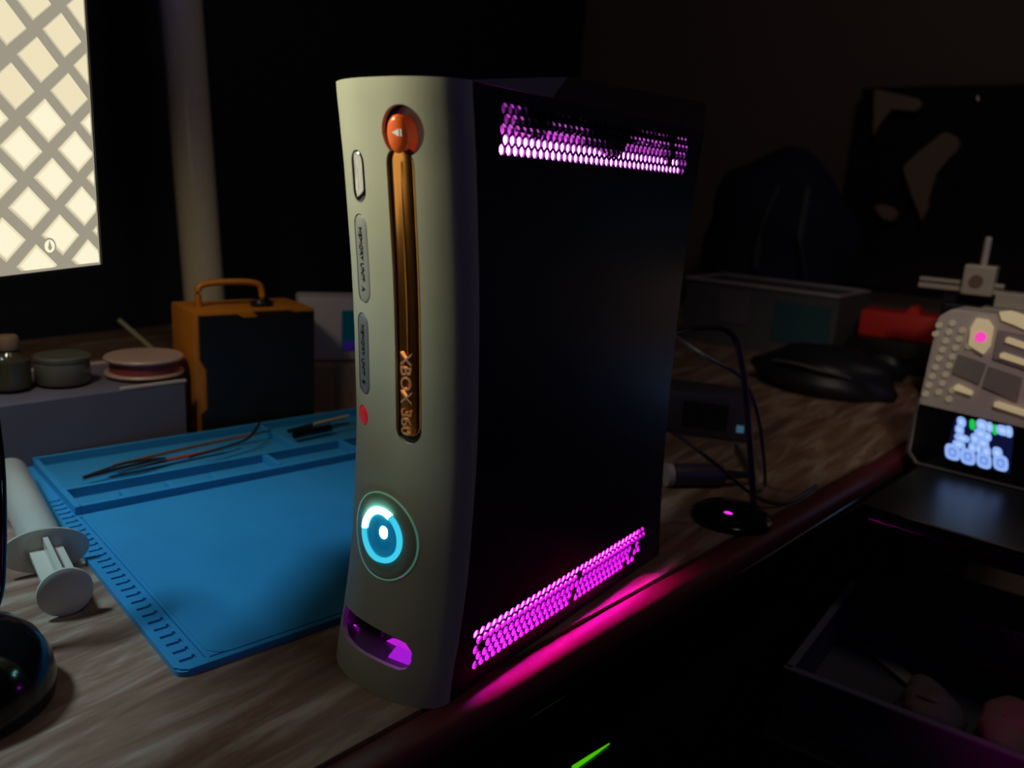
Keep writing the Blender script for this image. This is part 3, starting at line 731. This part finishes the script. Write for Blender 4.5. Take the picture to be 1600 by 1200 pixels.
# pale stick leaning behind the box
q0 = atd(262, 566, 1.02); q1 = atd(186, 500, 1.03)
q0b = q0 + (q0-q1)*0.9; q0b.z = 0.0
dd = (q0-q1); tt = q0.z/(-dd.z) if dd.z < 0 else 0; q0b = q0 + dd*tt
st = thing('brush', 'thin pale brush handle leaning behind the lavender box', 'brush', (q0b.x, q0b.y, 0))
o = link('handle', tube([q0b, q0, q1], [0.0022, 0.0026, 0.0028], 8, False), mat('pale_handle', (0.34, 0.33, 0.22), 0.4), smooth=True); o.parent = st; o.matrix_parent_inverse = Matrix.Translation(-st.location)
o = link('ferrule', tube([q0b + (q0-q0b).normalized()*0.012, q0b + (q0-q0b).normalized()*0.03], 0.0036, 8, False), M_steel, smooth=True); o.parent = st; o.matrix_parent_inverse = Matrix.Translation(-st.location)

# ------------------------------------------------------------ tube
t1 = Vector((-0.7511, 0.42, 0.0)); t2 = Vector((-0.7923, 0.42, 0.4914)); td = (t2-t1).normalized()
tu = thing('plastic_tube', 'tall ivory plastic tube leaning behind the orange case', 'tube', t1)
o = link('pipe', lathe([(0.026, 0.001), (0.0285, 0.001), (0.0285, 0.80), (0.026, 0.80)], 48, axisM((0, 0, 0.003), td)), M_tube, tu, True)
link('end_cap', lathe([(0.0292, 0.0), (0.0298, 0.002), (0.0298, 0.02), (0.0288, 0.022)], 48, axisM((0, 0, 0.0028), td)), M_white, tu, True)

# ------------------------------------------------------------ white clock on a brown box
wb = at(515, 640); wd_ = atd(515, 565, 0.96); wc = Vector((wd_.x, wd_.y, 0)); wz_ = wd_.z
ra = math.atan2(-(CAM-wc).x, (CAM-wc).y) + R(6)
Bx = thing('storage_box', 'brown cardboard box under the small white display unit', 'box', wc, rz=ra+pi)
link('carton', bx((0.014, 0.02, wz_/2), (0.075, 0.09, wz_), bev=0.001), M_brown, Bx)
link('packing_tape', bx((0.014, 0.02, wz_/2), (0.020, 0.0912, wz_+0.0008)), mat('tape', (0.16, 0.11, 0.08), 0.3), Bx)
Ck = thing('desk_clock', 'small white display unit with a teal and violet screen', 'clock', wc + Vector((0, 0, wz_+0.0006)), rz=ra+pi)
link('body', bx((0.012, 0.025, 0.0375), (0.095, 0.05, 0.075), bev=0.004), M_white, Ck, True)
link('display', bx((0.034, -0.0005, 0.037), (0.040, 0.002, 0.046), bev=0.0005), glow('teal_display', (0.0, 0.012, 0.018), 1.0), Ck)['label'] = 'dim teal display'
link('display_band', bx((0.034, -0.0010, 0.019), (0.036, 0.002, 0.010)), glow('violet_band', (0.010, 0.004, 0.06), 1.0), Ck)['label'] = 'violet band of the display'

# ------------------------------------------------------------ cables, plug, puck behind the console
def cable(name, label, pts, r, m):
    c = Vector(pts[-1]); t = thing(name, label, 'cable', (c.x, c.y, 0))
    o = link('sheath', tube(pts, r, 10, n=8), m, smooth=True); o.parent = t; o.matrix_parent_inverse = Matrix.Translation(-t.location); return t
M_cab = mat('black_cable', (0.03, 0.028, 0.035), 0.3)
t = cable('power_cable', 'thick black cable dropping upright behind the console', [(0.055, yb(.16)+0.0045, 0.163), (0.060, 0.31, 0.1655), (0.0760, 0.352, 0.1610), (0.0885, 0.36, 0.130), (0.1029, 0.36, 0.0667), (0.110, 0.362, 0.025), (0.108, 0.375, 0.0045), (0.080, 0.45, 0.0040), (0.02, 0.56, 0.0040)], 0.0026, M_cab)
c_ = cable('video_cable', 'thin cable slanting away from the back of the console', [(0.035, yb(.2)+0.0035, 0.185), (0.012, 0.32, 0.172), (0.0302, 0.36, 0.147), (0.060, 0.362, 0.134), (0.085, 0.372, 0.120), (0.094, 0.40, 0.08), (0.088, 0.46, 0.0040), (0.05, 0.54, 0.0026)], 0.0018, mat('violet_grey_cable', (0.13, 0.12, 0.15), 0.3))
cable('thin_lead', 'slim dark lead sagging to the desk beside the barrel plug', [(0.035, yb(.1)+0.0045, 0.10), (0.026, 0.33, 0.080), (0.0306+0.004, 0.36, 0.064), (0.0699, 0.37, 0.043), (0.100, 0.40, 0.012), (0.118, 0.43, 0.0025), (0.125, 0.50, 0.0022)], 0.0017, M_cab)
g0 = at(1040, 742, 2, 0.011); g1 = at(1128, 742, 2, 0.011)
pg = thing('barrel_plug', 'dark barrel shaped plug with pale collar behind the console', 'plug', (g0.x, g0.y, 0))
def padd(n_, bm, m_):
    o = link(n_, bm, m_, smooth=True); o.parent = pg; o.matrix_parent_inverse = Matrix.Translation(-pg.location); return o
L_ = (g1-g0).length
padd('barrel', lathe([(0.008, 0.006), (0.0108, 0.008), (0.0108, L_-0.008), (0.009, L_), (0.004, L_+0.001)], 28, axisM(g0, g1)), mat('violet_black_rubber', (0.05, 0.04, 0.06), 0.35))
padd('collar', lathe([(0.006, 0.0), (0.0108, 0.0), (0.0108, 0.006), (0.006, 0.006)], 28, axisM(g0, g1)), M_white)['label'] = 'pale collar'
padd('strain_relief', lathe([(0.005, L_), (0.004, L_+0.012), (0.0025, L_+0.03)], 16, axisM(g0, g1)), M_black)
pk = at(1142, 812)
pu = thing('status_puck', 'low black puck on the desk edge with a glowing pink light', 'puck', pk)
link('body', lathe([(0.030, 0), (0.034, 0.002), (0.034, 0.005), (0.028, 0.0095), (0.012, 0.0115), (0.0004, 0.0118)], 40), M_gloss, pu, True)
pl_ = at(1138, 802, 2, 0.0105) - pk
link('status_light', lathe([(0.0004, 0.0), (0.003, 0.0), (0.003, 0.0006), (0.0004, 0.0012)], 20, Matrix.Translation(pl_) @ Matrix.Scale(1.35, 4, (1, 0, 0))), glow('pink_led', (0.9, 0.03, 0.75), 1.6), pu)
# power brick lit from the console's back
pw = thing('power_brick', 'dark power brick glowing violet behind the console', 'power supply', (-0.035, 0.60, 0), rz=R(20))
link('housing', bx((0, 0, 0.026), (0.10, 0.06, 0.052), bev=0.005), mat('violet_grey_plastic', (0.07, 0.06, 0.085), 0.4), pw, True)
bm = bmesh.new()
box(bm, (0.0, -0.0302, 0.026), (0.05, 0.001, 0.030))
link('rating_plate', bm, M_black, pw)
link('status_light', bx((0.040, -0.0305, 0.016), (0.008, 0.002, 0.008), bev=0.0005), glow('brick_led', (0.06, 0.16, 0.24), 0.5), pw)

# ------------------------------------------------------------ far end of the desk
bn = thing('storage_bin', 'hazy plastic bin with a pale rim at the far end of the desk', 'bin', (-0.185, 1.24, 0), rz=R(-4))
bm = bmesh.new(); bw, bd, bh = 0.285, 0.15, 0.118
for c, s in (((0, -bd/2, bh/2), (bw, 0.003, bh)), ((0, bd/2, bh/2), (bw, 0.003, bh)), ((-bw/2, 0, bh/2), (0.003, bd, bh)), ((bw/2, 0, bh/2), (0.003, bd, bh)), ((0, 0, 0.002), (bw, bd, 0.004))): box(bm, c, s)
link('bin_body', bm, M_clearbin, bn)
bm = bmesh.new()
for c, s in (((0, -bd/2-.002, bh), (bw+.008, 0.006, 0.005)), ((0, bd/2, bh), (bw+.008, 0.006, 0.005)), ((-bw/2, 0, bh), (0.006, bd, 0.005)), ((bw/2, 0, bh), (0.006, bd, 0.005))): box(bm, c, s, bev=0.001)
link('rim', bm, mat('pale_rim', (0.42, 0.36, 0.40), 0.4), bn)
link('label_panel', bx((0.085, -bd/2-.0025, 0.062), (0.10, 0.002, 0.070)), M_teal, bn)['label'] = 'dim teal panel on the bin front'
link('label_panel', bx((-0.045, -bd/2-.0025, 0.075), (0.06, 0.002, 0.060)), mat('mauve_panel', (0.13, 0.11, 0.14), 0.6), bn)['label'] = 'dull mauve panel on the bin front'
rb0 = thing('parts_case', 'flat black case supporting the red box', 'case', (0.045, 1.24, 0))
link('case_body', bx((0, 0, 0.0265), (0.15, 0.12, 0.053), bev=0.003), M_black, rb0, True)
link('case_handle', tube([(-0.03, -0.060, 0.03), (-0.03, -0.068, 0.03), (0.03, -0.068, 0.03), (0.03, -0.060, 0.03)], 0.003, 8, False), M_black, rb0, True)
rb = thing('red_box', 'bright red plastic box on a black case at the desk end', 'box', (0.043, 1.235, 0.0536))
link('box_body', bx((0, 0, 0.0215), (0.125, 0.07, 0.043), bev=0.002), M_redbox, rb, True)
link('catch', prism([(0.002, -0.02, 0.043), (0.026, -0.02, 0.043), (0.022, -0.02, 0.056), (0.012, -0.02, 0.056)], (0, 0.03, 0)), M_redbox, rb)
def lump(name, label, cat, c, s, m, seed, flat=0.5):
    rnd = random.Random(seed); bm = bmesh.new(); bmesh.ops.create_icosphere(bm, subdivisions=4, radius=1.0)
    ph = [rnd.uniform(0, 6.3) for _ in range(6)]
    for v in bm.verts:
        p = v.co.copy(); d = 1 + 0.10*sin(3*p.x+ph[0])*cos(4*p.y+ph[1]) + 0.06*sin(7*p.z+ph[2]+2*p.x) + 0.04*sin(11*p.y+ph[3]+3*p.z)
        v.co = Vector((p.x*s[0]*d, p.y*s[1]*d, max(p.z, -flat)*s[2]*d))
    z0 = min(v.co.z for v in bm.verts)
    for v in bm.verts: v.co.z = max(v.co.z - z0 - 0.002, 0.0)
    t = thing(name, label, cat, c); link('body', bm, m, t, True); return t
g = lump('camera_bag', 'rumpled black nylon bag on the desk behind the console', 'bag', (0.0, 0.95, 0), (0.095, 0.075, 0.042), M_bag, 3)
link('strap', tube([(-0.06, -0.05, 0.040), (-0.02, -0.078, 0.046), (0.02, -0.080, 0.042), (0.05, -0.06, 0.035)], 0.005, 8, flat=0.4), M_greyst, g, True)
g = lump('black_pouch', 'smaller black pouch between the bag and the red box', 'bag', (0.045, 1.115, 0), (0.038, 0.040, 0.030), M_bag, 8)
link('zip_pull', tube([(-0.015, -0.040, 0.028), (0.0, -0.044, 0.026), (0.012, -0.042, 0.026)], 0.003, 8), M_steel, g, True)
g = lump('backpack', 'dark navy backpack slumped against the back wall', 'backpack', (-0.30, 1.53, 0), (0.16, 0.11, 0.20), M_navy, 5, 0.8)
link('strap', tube([(0.03, -0.10, 0.30), (0.015, -0.125, 0.22), (0.01, -0.12, 0.13)], 0.006, 8, flat=0.4), M_greyst, g, True)
link('strap', tube([(0.085, -0.085, 0.30), (0.09, -0.105, 0.20), (0.11, -0.10, 0.12)], 0.007, 8, flat=0.4), M_greyst, g, True)

# linear stage with block
sg = thing('linear_stage', 'small machine with pale metal rails and a square block', 'machine', (0.21, 1.0, 0))
def sga(n_, bm, m_, l=None):
    o = link(n_, bm, m_, smooth=False); o.parent = sg; o.matrix_parent_inverse = Matrix.Translation(-sg.location)
    if l: o['label'] = l
sga('base', bx((0.228, 1.06, 0.073), (0.19, 0.16, 0.144), bev=0.004), M_black)
sga('rail', bx((0.150, 1.0, 0.1735), (0.104, 0.012, 0.0045)), M_alu)
sga('rail', bx((0.150, 0.998, 0.1650), (0.104, 0.012, 0.0065)), M_alu)
sga('rail_bracket', bx((0.140, 1.02, 0.155), (0.02, 0.03, 0.024)), M_black)
bm = bmesh.new(); box(bm, (0.172, 0.998, 0.179), (0.038, 0.036, 0.040), bev=0.002)
sga('block', bm, M_alu, 'square pale block with a dark bore')
sga('bore', lathe([(0.0004, -0.001), (0.0085, -0.001), (0.0085, 0.002), (0.0004, 0.002)], 24, Matrix.Translation((0.170, 0.9795, 0.178)) @ Matrix.Rotation(R(90), 4, 'X')), M_brown)
sga('shaft', lathe([(0.0045, 0), (0.0045, 0.036), (0.0035, 0.038)], 16, Matrix.Translation((0.173, 0.998, 0.199))), M_alu)
sga('end_plate', bx((0.235, 0.98, 0.158), (0.075, 0.04, 0.020), bev=0.001), M_alu)
sga('end_plate', bx((0.228, 0.965, 0.140), (0.085, 0.035, 0.014), bev=0.001), M_alu)

# ------------------------------------------------------------ side table, gadget
tb = thing('side_table', 'black glossy side table beside the desk at the right', 'table', (0.56, 0.72, -0.74))
def tba(n_, bm, m_, sm=False):
    o = link(n_, bm, m_, smooth=sm); o.parent = tb; o.matrix_parent_inverse = Matrix.Translation(-tb.location)
tba('tabletop', prism([(0.170, 0.487, -0.022), (0.60, 0.445, -0.022), (0.94, 0.445, -0.022), (0.94, 1.0, -0.022), (0.2125, 0.86, -0.022)], (0, 0, 0.0215)), M_black)
tba('edge_trim', tube([(0.180, 0.4862, -0.011), (0.60, 0.4445, -0.011), (0.93, 0.4445, -0.011)], 0.0105, 12, False), M_gloss, True)
for (x, y) in ((0.62, 0.50), (0.90, 0.50), (0.90, 0.93), (0.62, 0.93)): tba('leg', bx((x, y, -0.381), (0.035, 0.035, 0.718)), M_black)
gd = thing('clear_gadget', 'upright clear cased gadget with a pink light and blue icon display', 'gadget', (0.1735, 0.66, 0), rz=R(-5.6))
# local frame: x to the right, y back, z up
M_clear = mat('clear_shell', (0.60, 0.52, 0.50), 0.25, spec=0.5)
M_cream = mat('cream_print_glow', (0.72, 0.62, 0.42), 0.5, emit=(0.7, 0.55, 0.3), es=0.35)  # print with self-glow added to look brighter lit
M_dotm = mat('vent_print_glow', (0.62, 0.56, 0.42), 0.5, emit=(0.6, 0.5, 0.3), es=0.12)  # dots glow faintly too, lightness put into the material
M_gray = mat('taupe_part', (0.30, 0.25, 0.23), 0.5)
GW, GH = 0.165, 0.170
out = [(0.010, 0.0), (GW-0.01, 0.0), (GW, 0.012), (GW, GH-0.012), (GW-0.01, GH), (0.018, GH), (0.006, GH-0.010), (0.0, 0.012)]
bm = prism([(x, 0, z) for x, z in out], (0, 0.045, 0)); bmesh.ops.bevel(bm, geom=list(bm.edges), offset=0.0018, segments=2, affect='EDGES')
link('case', bm, M_clear, gd, True)['label'] = 'milky clear casing'
fr = [(0.0035, 0.066), (GW-0.002, 0.061), (GW-0.002, 0.012), (GW-0.012, 0.003), (0.012, 0.003), (0.003, 0.013)]
link('black_panel', prism([(x, -0.0008, z) for x, z in fr], (0, 0.002, 0)), M_gloss, gd)['label'] = 'black lower panel'
link('bumper', tube([(0.001, -0.001, 0.070), (0.0, -0.001, 0.012), (0.010, -0.001, 0.0012), (GW-.01, -0.001, 0.0012)], 0.0012, 8, False), mat('smoke_edge', (0.10, 0.095, 0.10), 0.3), gd, True)
def gat(px, py):    # pixel -> local x,z on the gadget's front plane
    o_ = Vector((0.1735, 0.66, 0)); ux = Vector((cos(R(-5.6)), sin(R(-5.6)), 0)); ny = Vector((-ux.y, ux.x, 0))
    d = CR*((px-800)/FPX) - CU*((py-600)/FPX) + CF; t = (o_-CAM).dot(ny)/d.dot(ny); p = CAM+d*t-o_
    return p.dot(ux), p.z
bm = bmesh.new(); k = 0
for iu in range(-1, 7):
    for jv in range(-1, 11):
        px = 1452 + iu*15.5 + jv*(-5.2); py = 505 + iu*11.0 + jv*13.8 - 8
        x, z = gat(px, py)
        if not (0.006 < x < 0.062 and 0.073 < z < GH-0.014): continue
        if 1515 < px < 1552 and 490 < py < 550: continue
        if 1492 < px and py > 548: continue
        r_ = 0.0034
        prism([(x+r_*cos(a), -0.0018, z+r_*sin(a)) for a in [2*pi*q/6+.5 for q in range(6)]], (0, 0.002, 0), bm)
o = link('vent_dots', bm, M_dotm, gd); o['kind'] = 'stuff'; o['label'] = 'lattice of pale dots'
def gpoly(name, pts, m_, y=-0.0022, th=0.003, label=None):
    q = [gat(*p) for p in pts]; o = link(name, prism([(x, y, z) for x, z in q], (0, th, 0)), m_, gd)
    if label: o['label'] = label
    return o
gpoly('circuit_block', [(1498, 553), (1542, 568), (1530, 600), (1488, 582)], M_gray)
gpoly('circuit_block', [(1546, 572), (1598, 590), (1590, 628), (1536, 604)], M_gray)
gpoly('circuit_block', [(1560, 515), (1640, 530), (1640, 590), (1552, 560)], mat('mauve_part', (0.36, 0.30, 0.31), 0.5))
for pts in ([(1573, 528), (1577, 526), (1640, 548), (1640, 558), (1572, 534)], [(1564, 552), (1569, 550), (1640, 574), (1640, 583), (1563, 558)], [(1555, 628), (1560, 627), (1620, 646), (1620, 655), (1554, 634)], [(1493, 602), (1498, 600), (1521, 612), (1519, 617), (1492, 608)]):
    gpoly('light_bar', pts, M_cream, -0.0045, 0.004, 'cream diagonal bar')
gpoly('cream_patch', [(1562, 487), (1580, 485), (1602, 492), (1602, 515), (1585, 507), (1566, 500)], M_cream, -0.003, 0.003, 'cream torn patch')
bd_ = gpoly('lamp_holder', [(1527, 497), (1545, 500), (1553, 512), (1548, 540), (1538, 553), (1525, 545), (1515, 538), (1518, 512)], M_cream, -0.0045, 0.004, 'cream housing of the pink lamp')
x, z = gat(1534, 526)
o = link('lamp', lathe([(0.0005, 0.0), (0.0052, 0.0), (0.0045, 0.0018), (0.0005, 0.0026)], 24, Matrix.Translation((x, -0.0045, z)) @ Matrix.Rotation(R(90), 4, 'X')), glow('pink_lamp', (0.95, 0.05, 0.50), 1.0), gd); o['label'] = 'round pink light'
# icon display
gpoly('display', [(1493, 652), (1585, 674), (1578, 740), (1476, 716)], glow('display_blue', (0.004, 0.006, 0.035), 1.0), -0.0012, 0.001, 'dark blue display')
G_icon = glow('icon_blue', (0.28, 0.45, 0.92), 1.0); G_icon2 = glow('icon_deep', (0.14, 0.26, 0.72), 1.0); G_green = glow('icon_green', (0.01, 0.55, 0.06), 1.0)
def rr(cx, cy, wx, wy, n=6, p=3.0):
    out_ = []
    for k in range(20):
        a = 2*pi*k/20; c_2, s_2 = cos(a), sin(a)
        out_.append((cx + wx*math.copysign(abs(c_2)**(2/p), c_2), cy + 0.25*wx*math.copysign(abs(c_2)**(2/p), c_2) + wy*math.copysign(abs(s_2)**(2/p), s_2)))
    return out_
for (cx, cy) in ((1489, 706), (1513, 713), (1538, 719), (1564, 723)):
    gpoly('icon_key', rr(cx, cy, 12, 12.5), G_icon, -0.0018, 0.001); gpoly('icon_key_inlay', rr(cx, cy, 6, 6.5), G_icon2, -0.0021, 0.001); gpoly('icon_key_core', rr(cx, cy, 3.4, 3.6), G_icon, -0.0024, 0.001)
for (cx, cy, wx, wy) in ((1503, 659, 7, 8), (1500, 671, 7, 7), (1504, 684, 12, 6), (1499, 694, 10, 6), (1535, 664, 9, 9), (1547, 667, 5, 8), (1533, 677, 10, 7), (1544, 682, 6, 7), (1524, 685, 7, 8), (1537, 692, 9, 7), (1520, 699, 6, 8), (1530, 701, 4, 8), (1542, 705, 7, 9), (1567, 672, 10, 8), (1577, 674, 6, 9), (1559, 707, 8, 9)):
    gpoly('icon', rr(cx, cy, wx, wy, p=2.6), G_icon, -0.0022, 0.001); gpoly('icon_core', rr(cx, cy, wx*.5, wy*.45, p=2.2), glow('icon_pale', (0.45, 0.62, 1.0), 1.0) if 'icon_pale' not in bpy.data.materials else bpy.data.materials['icon_pale'], -0.0026, 0.001)
for (cx, cy, wx, wy) in ((1520, 663, 4.5, 8), (1555, 671, 4, 8)): gpoly('green_icon', rr(cx, cy, wx, wy), G_green, -0.0019, 0.001, 'green icon')

# ------------------------------------------------------------ wall pieces in the gloom
bd2 = at(1370, 140, 1, 1.3)
pan = thing('wall_board', 'dark hanging board behind the tan pieces', 'board', (0.02, 1.76, 0.10))
link('board', bx((0.06, 0, 0.21), (0.60, 0.012, 0.44), bev=0.002), mat('matt_board', (0.035, 0.028, 0.026), 0.95, spec=0.05), pan)
link('hook', tube([(0.0, -0.006, 0.40), (0.0, -0.02, 0.40), (0.0, -0.02, 0.41)], 0.003, 8, False), M_steel, pan)
for lab, nm, pts in (('tan bent strap, upper left of the three tan shapes', 'tan_strap', [(1368, 140), (1440, 156), (1444, 168), (1428, 178), (1395, 168), (1378, 195), (1366, 215)]),
                ('long tan arm shaped piece on the dark board', 'tan_bracket', [(1478, 206), (1500, 216), (1502, 232), (1462, 272), (1455, 320), (1441, 348), (1428, 308), (1416, 272), (1412, 262), (1440, 236)]),
                ('small tan oval piece, lowest on the dark board', 'tan_oval', [(1366, 322), (1384, 319), (1402, 326), (1406, 338), (1396, 348), (1378, 342)])):
    q = [at(px, py, 1, 1.752) for px, py in pts]
    c = Vector((sum(p.x for p in q)/len(q), 1.752, sum(p.z for p in q)/len(q)))
    bm = prism([p-c for p in q], (0, -0.02, 0)); bmesh.ops.bevel(bm, geom=list(bm.edges), offset=0.004, segments=2, affect='EDGES')
    tag(link(nm, bm, M_tan, smooth=True), lab, 'ornament').location = c

# ------------------------------------------------------------ below the desk
pt = thing('pc_tower', 'black computer tower under the desk edge with a green light', 'computer', (0.02, 0.25, -0.74))
def pta(n_, bm, m_):
    o = link(n_, bm, m_); o.parent = pt; o.matrix_parent_inverse = Matrix.Translation(-pt.location); return o
pta('chassis', bx((0.02, 0.25, -0.421), (0.20, 0.42, 0.636), rot=R(-6.4), bev=0.004), M_gloss)
gq = [at(896, 1200, 2, -0.1018), at(952, 1162, 2, -0.1018)]
pta('status_light', tube([gq[0], (gq[0]+gq[1])/2, gq[1]], [0.0016, 0.0012, 0.0004], 8, False), glow('green_led', (0.08, 0.62, 0.0), 0.8))
pe = thing('pedestal_cabinet', 'low black cabinet under the side table', 'cabinet', (0.36, 0.56, -0.74))
link('carcass', bx((0, 0, 0.288), (0.42, 0.46, 0.576), bev=0.004), M_black, pe)
link('drawer', bx((0, -0.234, 0.40), (0.40, 0.010, 0.28), bev=0.002), M_black, pe)
link('drawer', bx((0, -0.234, 0.15), (0.40, 0.010, 0.20), bev=0.002), M_black, pe)
bz = -0.1635
ob = thing('open_tray', 'open grey plastic tray of odds and ends below the side table', 'tray', (0.27, 0.46, bz))
bm = bmesh.new()
for c, s in (((0, 0, 0.002), (0.22, 0.21, 0.004)), ((0, -0.104, 0.026), (0.22, 0.003, 0.050)), ((0, 0.104, 0.026), (0.22, 0.003, 0.050)), ((-0.109, 0, 0.026), (0.003, 0.21, 0.050)), ((0.109, 0, 0.026), (0.003, 0.21, 0.050))): box(bm, c, s)
link('tray_body', bm, mat('grey_tray', (0.09, 0.09, 0.11), 0.5), ob)
bm = bmesh.new()
for c, s in (((0, -0.104, 0.052), (0.226, 0.007, 0.003)), ((0, 0.104, 0.052), (0.226, 0.007, 0.003)), ((-0.109, 0, 0.052), (0.007, 0.21, 0.003)), ((0.109, 0, 0.052), (0.007, 0.21, 0.003))): box(bm, c, s, bev=0.001)
link('rim', bm, mat('mauve_rim', (0.16, 0.15, 0.20), 0.4), ob)
g = lump('tan_pouch', 'crumpled tan pouch in the open tray, nearest the corner', 'pouch', (0.325, 0.42, bz+0.0042), (0.030, 0.040, 0.035), mat('tan_cloth', (0.18, 0.17, 0.10), 0.8), 11)
link('tie', tube([(-0.012, -0.01, 0.045), (0.0, -0.016, 0.048), (0.012, -0.012, 0.044)], 0.0025, 8), M_brown, g, True)
g = lump('grey_pouch', 'crumpled grey pouch in the open tray beside the tan one', 'pouch', (0.262, 0.415, bz+0.0042), (0.026, 0.034, 0.030), mat('grey_cloth', (0.16, 0.13, 0.12), 0.8), 12)
link('tie', tube([(-0.010, -0.01, 0.038), (0.0, -0.014, 0.041), (0.010, -0.01, 0.038)], 0.0022, 8), M_brown, g, True)
sk = thing('paper_strip', 'pale folded paper strip lying across the open tray', 'paper', (0.212, 0.495, bz+0.0046))
link('sheet', prism([(-0.03, 0.03, 0), (-0.018, 0.042, 0), (0.045, -0.02, 0.006), (0.035, -0.03, 0.006)], (0, 0, 0.0012)), mat('pale_paper', (0.32, 0.30, 0.22), 0.8), sk)
rc_ = thing('red_cable_coil', 'dull red cable coil behind the open tray', 'cable', (0.29, 0.60, bz-0.0005))
link('coil', tube([(0.045*cos(a), 0.035*sin(a), 0.006+0.006*k/16) for k, a in enumerate([2*pi*q/8 for q in range(17)])], 0.0045, 8, n=3), mat('red_cable', (0.45, 0.05, 0.03), 0.5), rc_, True)
